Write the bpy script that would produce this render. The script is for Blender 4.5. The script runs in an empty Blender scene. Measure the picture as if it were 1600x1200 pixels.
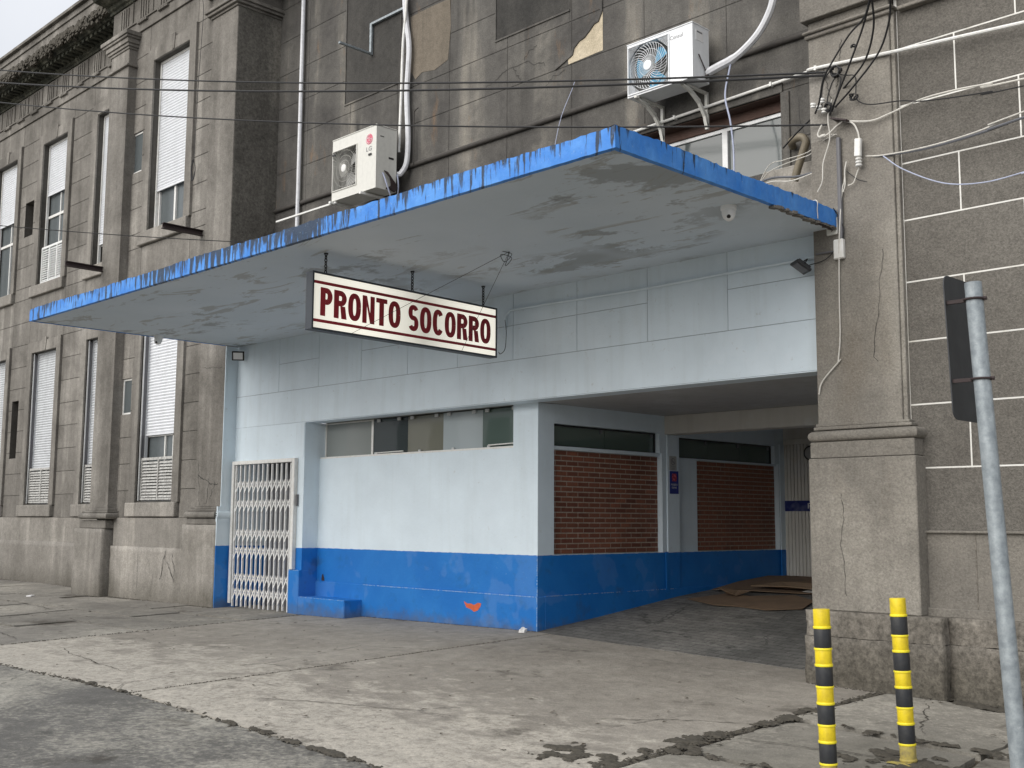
import bpy, bmesh, math, random
from math import sin, cos, pi, radians
from mathutils import Vector, Matrix
random.seed(7)

# ------------------------------------------------------------------ camera, world, sun
scene = bpy.context.scene
COL = scene.collection
cam_d = bpy.data.cameras.new('camera'); cam = bpy.data.objects.new('camera', cam_d); COL.objects.link(cam)
YAW, PITCH, ROLL = radians(45.342), radians(6.8827), radians(0.3317)
fwd = Vector((-sin(YAW)*cos(PITCH), cos(YAW)*cos(PITCH), sin(PITCH)))
rgt = Vector((cos(YAW), sin(YAW), 0)); upv = rgt.cross(fwd)
r2 = rgt*cos(ROLL) + upv*sin(ROLL); u2 = upv*cos(ROLL) - rgt*sin(ROLL)
cam.matrix_world = Matrix(((r2.x, u2.x, -fwd.x, 0), (r2.y, u2.y, -fwd.y, 0), (r2.z, u2.z, -fwd.z, 1.12), (0, 0, 0, 1)))
cam_d.sensor_width = 36; cam_d.lens = 36*1775.9/1600
cam_d.clip_start = 0.05; cam_d.clip_end = 1500
scene.camera = cam

SUN_EL, SUN_AZ = 30, 187           # azimuth clockwise from +Y: the sun stands behind the camera
world = bpy.data.worlds.new('World'); scene.world = world; world.use_nodes = True
wn = world.node_tree.nodes; wl = world.node_tree.links; wn.clear()
out = wn.new('ShaderNodeOutputWorld'); bg = wn.new('ShaderNodeBackground')
sky = wn.new('ShaderNodeTexSky'); sky.sky_type = 'NISHITA'; sky.sun_disc = False
sky.sun_elevation = radians(SUN_EL); sky.sun_rotation = radians(SUN_AZ)
sky.dust_density = 6.0; sky.ozone_density = 1.0
hs = wn.new('ShaderNodeHueSaturation'); hs.inputs['Saturation'].default_value = 0.35
mix = wn.new('ShaderNodeMix'); mix.data_type = 'RGBA'; mix.inputs[0].default_value = 0.9
tc = wn.new('ShaderNodeTexCoord'); nz = wn.new('ShaderNodeTexNoise'); nz.inputs['Scale'].default_value = 2.2
nz.inputs['Detail'].default_value = 6
cr = wn.new('ShaderNodeValToRGB'); cr.color_ramp.elements[0].position = .3; cr.color_ramp.elements[1].position = .72
cr.color_ramp.elements[0].color = (3.9, 4.05, 4.35, 1); cr.color_ramp.elements[1].color = (5.3, 5.45, 5.75, 1)
bg.inputs['Strength'].default_value = 0.1
wl.new(sky.outputs[0], hs.inputs['Color']); wl.new(tc.outputs['Generated'], nz.inputs['Vector'])
wl.new(nz.outputs['Fac'], cr.inputs[0]); wl.new(hs.outputs[0], mix.inputs[6]); wl.new(cr.outputs[0], mix.inputs[7])
wl.new(mix.outputs[2], bg.inputs[0]); wl.new(bg.outputs[0], out.inputs[0])
sd = bpy.data.lights.new('sun', 'SUN'); sun = bpy.data.objects.new('sun', sd); COL.objects.link(sun)
sd.energy = 1.5; sd.angle = radians(70); sd.color = (1, .955, .89)
az = radians(SUN_AZ); el = radians(SUN_EL)
sdir = Vector((sin(az)*cos(el), cos(az)*cos(el), sin(el)))
sun.rotation_euler = sdir.to_track_quat('Z', 'Y').to_euler(); sun.location = sdir*40
scene.view_settings.view_transform = 'Standard'; scene.view_settings.look = 'None'
scene.view_settings.gamma = 1; scene.view_settings.exposure = 0.96
scene.view_settings.use_curve_mapping = False

# ------------------------------------------------------------------ node materials
class NT:
    def __init__(s, name):
        s.m = bpy.data.materials.new(name); s.m.use_nodes = True
        s.t = s.m.node_tree; s.t.nodes.clear()
        s.o = s.n('ShaderNodeOutputMaterial'); s.p = s.n('ShaderNodeBsdfPrincipled')
        s.l(s.p.outputs[0], s.o.inputs[0]); s.g = s.n('ShaderNodeNewGeometry').outputs['Position']
        s.x = None
    def n(s, t): return s.t.nodes.new(t)
    def l(s, a, b): s.t.links.new(a, b)
    def vec(s, sc, off=(0, 0, 0)):
        a = s.n('ShaderNodeVectorMath'); a.operation = 'MULTIPLY_ADD'; s.l(s.g, a.inputs[0])
        a.inputs[1].default_value = sc; a.inputs[2].default_value = off; return a.outputs[0]
    def noise(s, scale=(1, 1, 1), k=1.0, detail=5, rough=.55, off=(0, 0, 0), dist=0.0):
        t = s.n('ShaderNodeTexNoise'); s.l(s.vec(scale, off), t.inputs['Vector']); t.inputs['Scale'].default_value = k
        t.inputs['Detail'].default_value = detail; t.inputs['Roughness'].default_value = rough
        t.inputs['Distortion'].default_value = dist; return t.outputs['Fac']
    def voro(s, scale=(1, 1, 1), k=1.0, feat='F1', off=(0, 0, 0)):
        t = s.n('ShaderNodeTexVoronoi'); t.feature = feat; s.l(s.vec(scale, off), t.inputs['Vector']); t.inputs['Scale'].default_value = k
        return t.outputs['Distance']
    def ramp(s, f, a, b, ca=0.0, cb=1.0):
        r = s.n('ShaderNodeMapRange'); r.clamp = True; s.l(f, r.inputs[0])
        r.inputs[1].default_value = a; r.inputs[2].default_value = b; r.inputs[3].default_value = ca; r.inputs[4].default_value = cb
        return r.outputs[0]
    def math(s, op, a, b=None, clamp=False):
        m = s.n('ShaderNodeMath'); m.operation = op; m.use_clamp = clamp
        for i, v in enumerate((a, b)):
            if v is None: continue
            if isinstance(v, (int, float)): m.inputs[i].default_value = v
            else: s.l(v, m.inputs[i])
        return m.outputs[0]
    def mix(s, f, a, b, mode='MIX'):
        m = s.n('ShaderNodeMix'); m.data_type = 'RGBA'; m.blend_type = mode
        for i, v in ((0, f), (6, a), (7, b)):
            if isinstance(v, (int, float)): m.inputs[i].default_value = v
            elif isinstance(v, tuple): m.inputs[i].default_value = (*v, 1)
            else: s.l(v, m.inputs[i])
        return m.outputs[2]
    def sep(s):
        if s.x is None:
            q = s.n('ShaderNodeSeparateXYZ'); s.l(s.g, q.inputs[0]); s.x = q.outputs
        return s.x
    def rnd(s): return s.n('ShaderNodeObjectInfo').outputs['Random']
    def bump(s, h, strength=.3, dist=.01, prev=None):
        b = s.n('ShaderNodeBump'); b.inputs['Strength'].default_value = strength; b.inputs['Distance'].default_value = dist
        s.l(h, b.inputs['Height'])
        if prev is not None: s.l(prev, b.inputs['Normal'])
        return b.outputs[0]
    def done(s, col, rough=.85, nrm=None, metal=0.0, spec=None):
        if isinstance(col, tuple): s.p.inputs['Base Color'].default_value = (*col, 1)
        else: s.l(col, s.p.inputs['Base Color'])
        if isinstance(rough, (int, float)): s.p.inputs['Roughness'].default_value = rough
        else: s.l(rough, s.p.inputs['Roughness'])
        s.p.inputs['Metallic'].default_value = metal
        if spec is not None: s.p.inputs['Specular IOR Level'].default_value = spec
        if nrm is not None: s.l(nrm, s.p.inputs['Normal'])
        return s.m

def cement(name, dark, light, stain=(.03, .028, .025), stain_amt=.6, pale=None, grain=70, gbump=.35, streak=3.2, rust=0.0, seed=0.0, var=.12, speck=.15, big=1.0, mid=.15):
    n = NT(name); o = (seed, seed*1.7, seed*.6)
    blot = n.noise(k=1.15*big, detail=6, rough=.62, off=o, dist=.4)
    st = n.noise((streak, streak, .22), 1.0, 6, .55, off=o, dist=.15)
    st2 = n.noise((streak*2.4, streak*2.4, .45), 1.0, 5, .6, off=(5, 5+seed, 2))
    f = n.math('ADD', n.math('MULTIPLY', blot, .58), n.math('MULTIPLY', st, .42))
    c = n.mix(n.ramp(f, .38, .61), dark, light)
    if pale:
        c = n.mix(n.math('MULTIPLY', n.ramp(st, .55, .66), n.ramp(blot, .40, .60)), c, pale)
    m = n.math('MULTIPLY', n.ramp(n.math('ADD', n.math('MULTIPLY', st2, .5), n.math('MULTIPLY', blot, .5)), .50, .66), n.ramp(n.noise(k=.6, detail=5, off=(9+seed, 1, 3)), .42, .64))
    c = n.mix(n.math('MULTIPLY', m, stain_amt), c, stain)
    zz = n.math('ADD', n.sep()[2], n.math('MULTIPLY', n.math('SUBTRACT', blot, .5), -.9))
    c = n.mix(n.math('MULTIPLY', n.ramp(zz, .28, -.12), .62), c, (.075, .068, .052))
    if rust:
        c = n.mix(n.math('MULTIPLY', n.ramp(n.noise((3, 3, .9), 1, 6, .7, off=(21+seed, 7, 1)), .60, .72), rust), c, (.24, .13, .055))
    g = n.noise(k=grain, detail=3, rough=.75)
    g2 = n.noise(k=11, detail=6, rough=.72)
    c = n.mix(1.0, c, n.mix(n.ramp(g, .30, .70), (1-speck*1.6,)*3, (1+speck*1.6,)*3), 'MULTIPLY')
    c = n.mix(1.0, c, n.mix(n.ramp(g2, .30, .70), (1-mid,)*3, (1+mid,)*3), 'MULTIPLY')
    if var:
        v = n.mix(n.rnd(), (1-var,)*3, (1+var,)*3); c = n.mix(1.0, c, v, 'MULTIPLY')
    b = n.bump(g, gbump, .008); b = n.bump(g2, .4, .02, b)
    return n.done(c, .92, b, spec=.25)

def painted(name, upper, lower=None, zsplit=.765, dirt=.18, rough=.55, grain=.2, seed=0.0):
    n = NT(name)
    z = n.sep()[2]
    blot = n.noise(k=1.6, detail=6, off=(seed, 0, 0)); st = n.noise((9, 6, .7), 1, 5, off=(seed, 3, 0))
    u = n.mix(n.ramp(blot, .35, .7), upper, tuple(v*.90 for v in upper))
    u = n.mix(n.math('MULTIPLY', n.ramp(st, .5, .78), dirt), u, tuple(v*.62 for v in (upper[0], upper[1]*.98, upper[2]*.9)))
    # grime and scuffs near the floor line of the upper paint
    sc = n.noise(k=14, detail=6, rough=.75, off=(2, seed, 0))
    u = n.mix(n.math('MULTIPLY', n.ramp(sc, .62, .72), .35), u, (.32, .30, .26))
    c = u
    if lower:
        a = n.noise(k=2.6, detail=6, off=(4, seed, 0))
        lo = n.mix(n.ramp(a, .35, .68), lower, tuple(v*f for v, f in zip(lower, (2.2, 1.22, 1.10))))
        lo = n.mix(n.math('MULTIPLY', n.ramp(n.noise(k=5, detail=6, rough=.7, off=(7, 7, seed)), .56, .74), .45), lo, tuple(v*f for v, f in zip(lower, (1.5, .72, .55))))
        lo = n.mix(n.ramp(n.noise(k=30, detail=5, rough=.7), .70, .74), lo, (.42, .50, .58))
        lo = n.mix(n.math('MULTIPLY', n.ramp(n.noise(k=3.2, detail=5, off=(1, 8, seed)), .62, .72), .4), lo, (.05, .05, .05))
        jz = n.math('ADD', z, n.math('MULTIPLY', n.noise(k=14, detail=3), .014))
        c = n.mix(n.ramp(jz, zsplit+.002, zsplit+.005), lo, u)
    zd = n.math('ADD', z, n.math('MULTIPLY', n.math('SUBTRACT', n.noise(k=7, detail=6, rough=.7), .5), -.42))
    c = n.mix(n.math('MULTIPLY', n.ramp(zd, .10, -.06), .55), c, (.10, .095, .08))
    pt = n.ramp(n.noise(k=1.9, detail=3, off=(11, seed, 2)), .57, .60)
    c = n.mix(n.math('MULTIPLY', pt, .10 if lower is None else .035), c, (.78, .84, .90))
    g = n.noise(k=90, detail=3, rough=.6); g2 = n.noise(k=16, detail=5, rough=.6)
    b = n.bump(g, grain, .004); b = n.bump(g2, .28, .010, b)
    return n.done(c, rough, b, spec=.35)

M = {}
M['wing'] = cement('weathered_cement_render', (0.117, 0.109, 0.097), (0.231, 0.217, 0.196), pale=(0.288, 0.272, 0.246), stain_amt=.55, stain=(0.060, 0.054, 0.048), seed=1, grain=60, var=.08)
M['wing_back'] = cement('dark_joint_render', (0.058, 0.055, 0.049), (0.097, 0.091, 0.082), seed=2, var=0)
M['wing_low'] = cement('pale_base_render', (0.192, 0.180, 0.160), (0.319, 0.300, 0.272), pale=(0.385, 0.360, 0.323), stain_amt=.75, stain=(0.084, 0.077, 0.069), seed=3, grain=50)
M['pier_side'] = cement('rough_splatter_render', (0.082, 0.077, 0.068), (0.145, 0.137, 0.121), pale=(0.193, 0.181, 0.157), grain=30, gbump=1.0, seed=4, streak=2.2, var=0, speck=.26)
M['mid'] = cement('stained_upper_render', (0.063, 0.060, 0.057), (0.132, 0.126, 0.115), pale=(0.233, 0.216, 0.186), stain=(0.013, 0.013, 0.013), stain_amt=.97, rust=.35, streak=1.7, seed=5, var=.07, grain=60, mid=.14)
M['mid_back'] = cement('upper_joint_render', (0.039, 0.038, 0.036), (0.069, 0.066, 0.061), seed=6, var=0)
M['plaster_patch'] = cement('bare_lime_plaster', (.42, .36, .26), (.55, .48, .36), stain_amt=.1, seed=7, var=0)
M['brown_patch'] = cement('brown_sand_patch', (.135, .117, .092), (.185, .158, .126), stain_amt=.5, seed=8, var=0)
M['stone'] = cement('granite_pilaster_render', (0.161, 0.150, 0.133), (0.239, 0.222, 0.194), pale=(0.293, 0.275, 0.241), stain=(0.097, 0.073, 0.048), stain_amt=.6, grain=55, gbump=.8, streak=1.6, seed=9, var=.04, speck=.15, mid=.11)
M['rough'] = cement('roughcast_wall', (0.123, 0.114, 0.101), (0.154, 0.144, 0.128), stain=(0.082, 0.075, 0.064), stain_amt=.28, grain=62, gbump=1.0, streak=1.0, seed=10, var=.03, speck=.20, mid=.10)
M['plinth'] = cement('rough_plinth', (0.116, 0.106, 0.091), (0.236, 0.216, 0.187), pale=(0.309, 0.287, 0.249), stain_amt=.6, grain=26, gbump=1.0, streak=2, seed=11, var=.08, speck=.28)
M['cornice'] = cement('mossy_cornice', (.020, .022, .018), (.085, .085, .065), pale=(.24, .235, .19), stain=(.01, .014, .008), stain_amt=.7, grain=22, gbump=1.0, streak=3, seed=12, var=0, speck=.4, big=2.5)
M['white_joint'] = painted('white_joint_paint', (.74, .73, .69), dirt=.8)
M['two_tone'] = painted('pale_blue_over_strong_blue_paint', (.69, .79, .86), (.007, .150, .50))
M['lintel'] = painted('pale_blue_lintel_paint', (.68, .775, .845), dirt=.25, seed=3, grain=.35)
M['joint_blue'] = painted('grey_blue_joint', (.30, .35, .40), seed=1)
M['blue'] = painted('strong_blue_paint', (.007, .150, .50), (.007, .150, .50), zsplit=9)
M['ceil'] = painted('dim_ceiling_paint', (.42, .42, .42), dirt=.5, seed=5)
M['beam'] = painted('cream_beam_paint', (.62, .60, .55), dirt=.3, seed=6)
M['rib'] = painted('cream_ribbed_door', (.66, .64, .58), dirt=.4, seed=7)
M['navy'] = painted('navy_band_paint', (.012, .022, .14), dirt=.2)

def soffit_mat():
    n = NT('grey_peeling_soffit_paint')
    a = n.noise((.8, 1.15, 1), 1.25, 6, .72, dist=.3); b = n.noise(k=.5, detail=3, off=(3, 1, 0))
    base = n.mix(n.ramp(n.noise(k=.8, detail=5), .35, .65), (.56, .63, .695), (.63, .695, .76))
    pm = n.math('MULTIPLY', n.ramp(n.math('ADD', a, n.ramp(n.sep()[0], -12.5, -8.5, -.05, .0)), .53, .572), n.ramp(b, .40, .50))
    base = n.mix(n.math('MULTIPLY', pm, .66), base, (.25, .26, .26))
    p2 = n.math('MULTIPLY', n.ramp(n.noise((.5, 1.6, 1), 2.1, 6, .7, off=(8, 2, 0), dist=.8), .57, .60), n.ramp(b, .40, .5))
    base = n.mix(n.math('MULTIPLY', p2, .6), base, (.33, .325, .30))
    hair = n.ramp(n.noise((.4, 2.2, 1), 1.3, 6, .75, off=(1, 9, 0)), .62, .66)
    base = n.mix(n.math('MULTIPLY', hair, .45), base, (.17, .16, .145))
    g = n.noise(k=26, detail=5)
    return n.done(base, .7, n.bump(n.math('SUBTRACT', g, pm), .25, .012), spec=.3)
M['soffit'] = soffit_mat()

def fascia_mat():
    n = NT('blue_fascia_with_black_drips')
    X, Y, Z = n.sep()[0], n.sep()[1], n.sep()[2]
    s = n.math('ADD', X, Y)
    cmb = n.n('ShaderNodeCombineXYZ'); n.l(n.math('MULTIPLY', s, 17.0), cmb.inputs[0]); n.l(n.math('MULTIPLY', Z, 2.2), cmb.inputs[2])
    t = n.n('ShaderNodeTexNoise'); n.l(cmb.outputs[0], t.inputs['Vector']); t.inputs['Detail'].default_value = 6; t.inputs['Roughness'].default_value = .62; t.inputs['Scale'].default_value = 1
    cm2 = n.n('ShaderNodeCombineXYZ'); n.l(n.math('MULTIPLY', s, .9), cm2.inputs[0])
    t2 = n.n('ShaderNodeTexNoise'); n.l(cm2.outputs[0], t2.inputs['Vector']); t2.inputs['Detail'].default_value = 3; t2.inputs['Scale'].default_value = 1
    h = n.ramp(Z, 3.56, 3.71)                       # dirt runs down from the top edge
    # less of it on the side towards the street pilaster
    side = n.ramp(n.math('MULTIPLY', Y, 1.0), 5.55, 5.75, .0, -.115)
    ends = n.ramp(X, -8.2, -7.2, .0, -.06)
    ends2 = n.ramp(X, -13.0, -11.0, -.075, 0)
    v = n.math('ADD', n.math('ADD', n.math('ADD', t.outputs['Fac'], n.math('MULTIPLY', h, .085)), n.math('MULTIPLY', n.math('SUBTRACT', t2.outputs['Fac'], .5), .50)), n.math('ADD', n.math('ADD', side, ends), ends2))
    k = n.ramp(v, .487, .545)
    c = n.mix(n.ramp(n.noise(k=5, detail=5), .35, .65), (.035, .20, .62), (.085, .29, .72))
    c = n.mix(n.math('MULTIPLY', n.ramp(n.noise(k=12, detail=6, rough=.7), .58, .70), .4), c, (.03, .12, .40))
    c = n.mix(n.math('MULTIPLY', k, .92), c, (.018, .026, .034))
    c = n.mix(n.math('MULTIPLY', n.ramp(n.noise(k=34, detail=5, rough=.7), .64, .70), .5), c, (.35, .45, .55))
    nn = n.NORMAL = None
    return n.done(c, .55, n.bump(n.noise(k=28, detail=5), .4, .01), spec=.4)
M['fascia'] = fascia_mat()

def brick_mat():
    n = NT('dark_red_brick')
    r = n.rnd()
    c = n.mix(r, (.13, .044, .028), (.29, .105, .060))
    c = n.mix(n.ramp(n.noise(k=22, detail=5), .4, .7), c, (.18, .075, .048))
    c = n.mix(n.math('MULTIPLY', n.ramp(n.noise(k=1.2, detail=4), .5, .7), .4), c, (.05, .02, .014))
    return n.done(c, .6, n.bump(n.noise(k=120, detail=3), .3, .003), spec=.4)
M['brick'] = brick_mat()
M['mortar'] = cement('brick_mortar', (.34, .29, .24), (.46, .40, .33), stain_amt=.3, seed=14, var=0)

def simple(name, col, rough=.5, metal=0.0, dirt=.25, k=20, spec=.5, dcol=None):
    n = NT(name)
    dc = dcol or tuple(v*.55 for v in col)
    c = n.mix(n.math('MULTIPLY', n.ramp(n.noise(k=k, detail=6, rough=.65), .45, .72), dirt), col, dc)
    c = n.mix(n.math('MULTIPLY', n.ramp(n.noise((k, k, k*.1), 1, 5), .52, .75), dirt*.8), c, dc)
    return n.done(c, rough, n.bump(n.noise(k=k*3, detail=3), .08, .003), metal, spec)
M['white_metal'] = simple('white_painted_metal', (.74, .74, .72), .45, dirt=.3, dcol=(.40, .36, .28))
M['ac_white'] = simple('ac_case_ivory', (.66, .655, .61), .45, dirt=.2)
M['ac_white2'] = simple('ac_case_white', (.78, .80, .82), .4, dirt=.12)
M['ac_dark'] = simple('ac_inside', (.075, .075, .07), .7)
M['ac_fins'] = simple('ac_wire_guard', (.55, .54, .50), .5)
M['shutter'] = simple('shutter_grey_white', (.56, .58, .60), .5, dirt=.35, k=7)
M['shutter2'] = simple('shutter_white', (.70, .72, .75), .5, dirt=.2, k=7)
M['louvre'] = simple('peeling_louvre_paint', (.50, .50, .48), .7, dirt=.9, k=30, dcol=(.14, .13, .12))
M['white_louvre'] = simple('white_plastic_louvre', (.74, .75, .74), .5, dirt=.3, k=30)
M['alu'] = simple('aluminium_frame', (.60, .61, .61), .4, .3)
M['frame_grey'] = simple('grey_window_frame', (.30, .31, .32), .5)
M['black'] = simple('black_plastic', (.012, .012, .013), .45, dirt=.3)
M['cable'] = simple('black_cable', (.014, .014, .015), .6)
M['cable_white'] = simple('white_cable', (.62, .60, .55), .5, dirt=.4)
M['cable_grey'] = simple('grey_cable', (.12, .125, .14), .5)
M['cable_blue'] = simple('pale_blue_cable', (.42, .46, .60), .5)
M['hose'] = simple('white_wrapped_hose', (.66, .67, .70), .5, dirt=.45, k=16)
M['pvc_grey'] = simple('grey_conduit', (.13, .13, .14), .5)
M['pvc_brown'] = simple('dirty_brown_pvc', (.20, .17, .12), .6, dirt=.6)
M['string'] = simple('dark_string_course', (.055, .05, .045), .8, dirt=.5)
M['iron'] = simple('rusty_brown_iron', (.035, .022, .022), .7, dirt=.5)
M['galv'] = None
M['sign_dark'] = simple('dark_sign_back', (.022, .025, .029), .5, dirt=.4, k=12, dcol=(.05, .055, .06))
M['sign_frame'] = simple('charcoal_sign_frame', (.035, .042, .052), .5)
M['rubber'] = simple('black_sleeve', (.02, .022, .026), .55, dirt=.4, k=24, dcol=(.06, .06, .055))
M['yellow'] = simple('yellow_paint', (.78, .60, .012), .45, dirt=.6, k=16, dcol=(.42, .30, .02))
M['yellow_line'] = simple('bright_yellow_ring', (.90, .76, .03), .45, dirt=.15, k=20)
M['yellow_old'] = simple('worn_yellow_paint', (.42, .34, .09), .7, dirt=.8, k=30, dcol=(.16, .14, .09))
M['wood'] = simple('dark_red_wood', (.085, .045, .032), .7, dirt=.7, k=9)
M['red'] = simple('sign_red', (.30, .012, .022), .5, dirt=.08)
M['pink'] = simple('logo_pink', (.62, .13, .19), .5, dirt=.2)
M['grey_print'] = simple('grey_print', (.20, .20, .21), .5, dirt=.1)
M['white_print'] = simple('white_print', (.78, .78, .78), .5, dirt=.1)
M['gate_white'] = simple('gate_white_paint', (.82, .82, .81), .45, dirt=.25, dcol=(.45, .38, .28))
M['bright_white'] = simple('bright_white_plastic', (.86, .87, .87), .35, dirt=.05)
M['orange'] = simple('orange_undercoat', (.62, .12, .045), .7, dirt=.4)
M['sticker_blue'] = simple('blue_notice', (.015, .03, .24), .4)
M['sticker_grey'] = simple('pale_notice', (.42, .42, .41), .4)
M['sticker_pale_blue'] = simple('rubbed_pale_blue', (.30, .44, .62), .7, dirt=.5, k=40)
M['chain'] = simple('dark_chain', (.03, .028, .026), .5, .5)
M['moss'] = simple('dark_soil_and_moss', (.075, .067, .053), .95, dirt=.7, k=40, dcol=(.022, .020, .015))
M['cardboard'] = simple('damp_cardboard', (.20, .135, .085), .85, dirt=.5, k=5)
M['cardboard2'] = simple('dry_cardboard', (.30, .21, .135), .85, dirt=.5, k=5)
M['leaf'] = simple('dry_leaf', (.06, .045, .03), .8)
M['fan'] = simple('fan_grey', (.30, .30, .29), .5)
M['fan_blue'] = simple('fan_blade_blue', (.10, .38, .60), .5)
M['opp_white'] = simple('opposite_white_wall', (.62, .63, .64), .8, k=2)
M['opp_green'] = simple('opposite_olive_wall', (.13, .125, .095), .8, k=2)
M['opp_grey'] = simple('opposite_grey_wall', (.16, .18, .19), .8, k=2)
M['interior'] = simple('dim_room_paint', (.20, .21, .20), .9)

def galv():
    n = NT('galvanised_pipe')
    v = n.voro(k=55); a = n.noise(k=18, detail=5, rough=.7)
    c = n.mix(n.ramp(n.noise(k=30, detail=4, rough=.7), .35, .7), (.22, .25, .27), (.36, .40, .42))
    c = n.mix(n.ramp(a, .60, .72), c, (.52, .55, .57))
    c = n.mix(n.math('MULTIPLY', n.ramp(n.noise((20, 20, 3), 1, 5), .55, .7), .5), c, (.14, .15, .16))
    return n.done(c, .55, n.bump(v, .15, .003), .35)
M['galv'] = galv()

def glass(name, col, rough=.03, trans=.0, spec=.9):
    n = NT(name); n.p.inputs['Transmission Weight'].default_value = trans
    n.p.inputs['IOR'].default_value = 1.6
    return n.done(col, rough, n.bump(n.noise(k=1.7, detail=2), .03, .05), 0, spec)
M['glass'] = glass('dark_window_glass', (.035, .045, .045))
M['glass_pale'] = glass('pale_window_glass', (.25, .27, .26), .05)
M['glass_dull'] = glass('dull_upper_glass', (.10, .115, .115), .10, spec=.5)
M['glass_green'] = glass('green_window_glass', (.075, .11, .095), .03)
M['glass_olive'] = glass('olive_window_glass', (.17, .17, .135), .03)
M['glass_light'] = glass('light_reflecting_glass', (.38, .43, .45), .04)
M['curtain'] = simple('grey_curtain_glass', (.10, .115, .12), .25)

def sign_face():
    n = NT('glowing_cream_sign_face')
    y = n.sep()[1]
    glow_bands = n.math('ABSOLUTE', n.math('SINE', n.math('MULTIPLY', n.math('ADD', y, .35), 2.1)))
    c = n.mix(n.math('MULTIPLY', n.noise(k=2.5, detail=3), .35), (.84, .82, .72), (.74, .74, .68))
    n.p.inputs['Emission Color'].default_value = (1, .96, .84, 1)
    n.l(n.math('MULTIPLY', n.math('ADD', glow_bands, .8), .20), n.p.inputs['Emission Strength'])  # weak emission added to brighten the face, banded along the sign
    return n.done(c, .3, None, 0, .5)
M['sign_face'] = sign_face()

def ground_mat(name, c1, c2, pale, mud, palef=0.0, tiles=False, seed=0, wear=None):
    n = NT(name)
    X, Y = n.sep()[0], n.sep()[1]
    a = n.noise(k=.55, detail=6, rough=.6, off=(seed, 0, 0)); b = n.noise((1, 1.6, 1), 2.4, 6, .68, off=(0, seed, 0), dist=.3)
    g = n.noise(k=85, detail=4, rough=.75); g3 = n.noise(k=240, detail=2, rough=.6); g2 = n.noise(k=22, detail=6, rough=.7)
    c = n.mix(n.ramp(a, .36, .64), c1, c2)
    c = n.mix(n.math('MULTIPLY', n.ramp(b, .52, .72), .5), c, tuple(v*.66 for v in c1))
    wearf = n.ramp(n.math('ADD', n.math('MULTIPLY', a, .6), n.math('MULTIPLY', g2, .4)), .50-palef, .60-palef)
    if wear:
        wearf = n.math('MULTIPLY', n.ramp(n.math('ADD', b, n.ramp(Y, wear[0], wear[1], .22, -.12)), .50, .62), n.ramp(g2, .34, .52))
    c = n.mix(n.math('MULTIPLY', wearf, .8), c, pale)
    c = n.mix(n.math('MULTIPLY', n.ramp(n.noise(k=1.1, detail=6, rough=.7, off=(4, 9, seed)), .60, .68), .75), c, mud)
    c = n.mix(n.ramp(n.noise(k=46, detail=5, rough=.75, off=(3, 3, 3)), .68, .73), c, tuple(v*.45 for v in c1))
    c = n.mix(1.0, c, n.mix(g, (.52,)*3, (1.48,)*3), 'MULTIPLY')
    c = n.mix(1.0, c, n.mix(g3, (.70,)*3, (1.30,)*3), 'MULTIPLY')
    c = n.mix(1.0, c, n.mix(n.rnd(), (.88,)*3, (1.12,)*3), 'MULTIPLY')
    c = n.mix(1.0, c, n.mix(n.ramp(n.noise(k=7, detail=6, rough=.75, off=(2, 2, seed)), .32, .68), (.80,)*3, (1.20,)*3), 'MULTIPLY')
    # hairline cracks
    vv = n.voro(k=.62, feat='DISTANCE_TO_EDGE', off=(seed+2, 4, 0))
    dv = n.math('ADD', vv, n.math('MULTIPLY', n.math('SUBTRACT', b, .5), .12))
    crack = n.math('MULTIPLY', n.ramp(n.math('ABSOLUTE', dv), .0, .008, 1, 0), n.ramp(a, .50, .56))
    c = n.mix(n.math('MULTIPLY', crack, .7), c, tuple(v*.3 for v in c1))
    bb = n.bump(g, .5, .006); bb = n.bump(g2, .5, .02, bb)
    if tiles:
        bt = n.n('ShaderNodeTexBrick'); n.l(n.vec((1, 1, 1)), bt.inputs['Vector']); bt.inputs['Scale'].default_value = 1
        bt.inputs['Brick Width'].default_value = .22; bt.inputs['Row Height'].default_value = .11; bt.inputs['Mortar Size'].default_value = .007
        bt.inputs['Color1'].default_value = (.85, .85, .85, 1); bt.inputs['Color2'].default_value = (1.1, 1.1, 1.1, 1); bt.inputs['Mortar'].default_value = (.6, .6, .6, 1)
        c = n.mix(1.0, c, bt.outputs['Color'], 'MULTIPLY')
        inv = n.math('SUBTRACT', 1.0, bt.outputs['Fac']); bb = n.bump(inv, .5, .006, bb)
    return n.done(c, n.ramp(b, .3, .7, .78, .95), bb, spec=.25)
M['apron'] = ground_mat('worn_concrete_apron', (.228, .209, .181), (.312, .289, .253), (.46, .43, .375), (.10, .09, .075), wear=(4.3, 6.6), seed=1)
M['asphalt'] = ground_mat('patched_asphalt', (.135, .131, .122), (.20, .194, .178), (.43, .41, .355), (.065, .058, .048), palef=.04, seed=5)
M['slab'] = ground_mat('stone_paving_slab', (.175, .165, .148), (.26, .246, .216), (.34, .32, .28), (.085, .075, .062), seed=9)
M['slab_r'] = ground_mat('dirty_concrete_slab', (.19, .18, .155), (.27, .255, .225), (.40, .375, .325), (.075, .065, .048), seed=13)
M['drive'] = ground_mat('block_paved_driveway', (.14, .138, .13), (.19, .188, .178), (.26, .25, .23), (.09, .085, .075), tiles=True, seed=17)
M['dirt'] = ground_mat('bare_dirt', (.045, .038, .028), (.075, .062, .046), (.11, .095, .07), (.03, .028, .02), seed=21)

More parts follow.
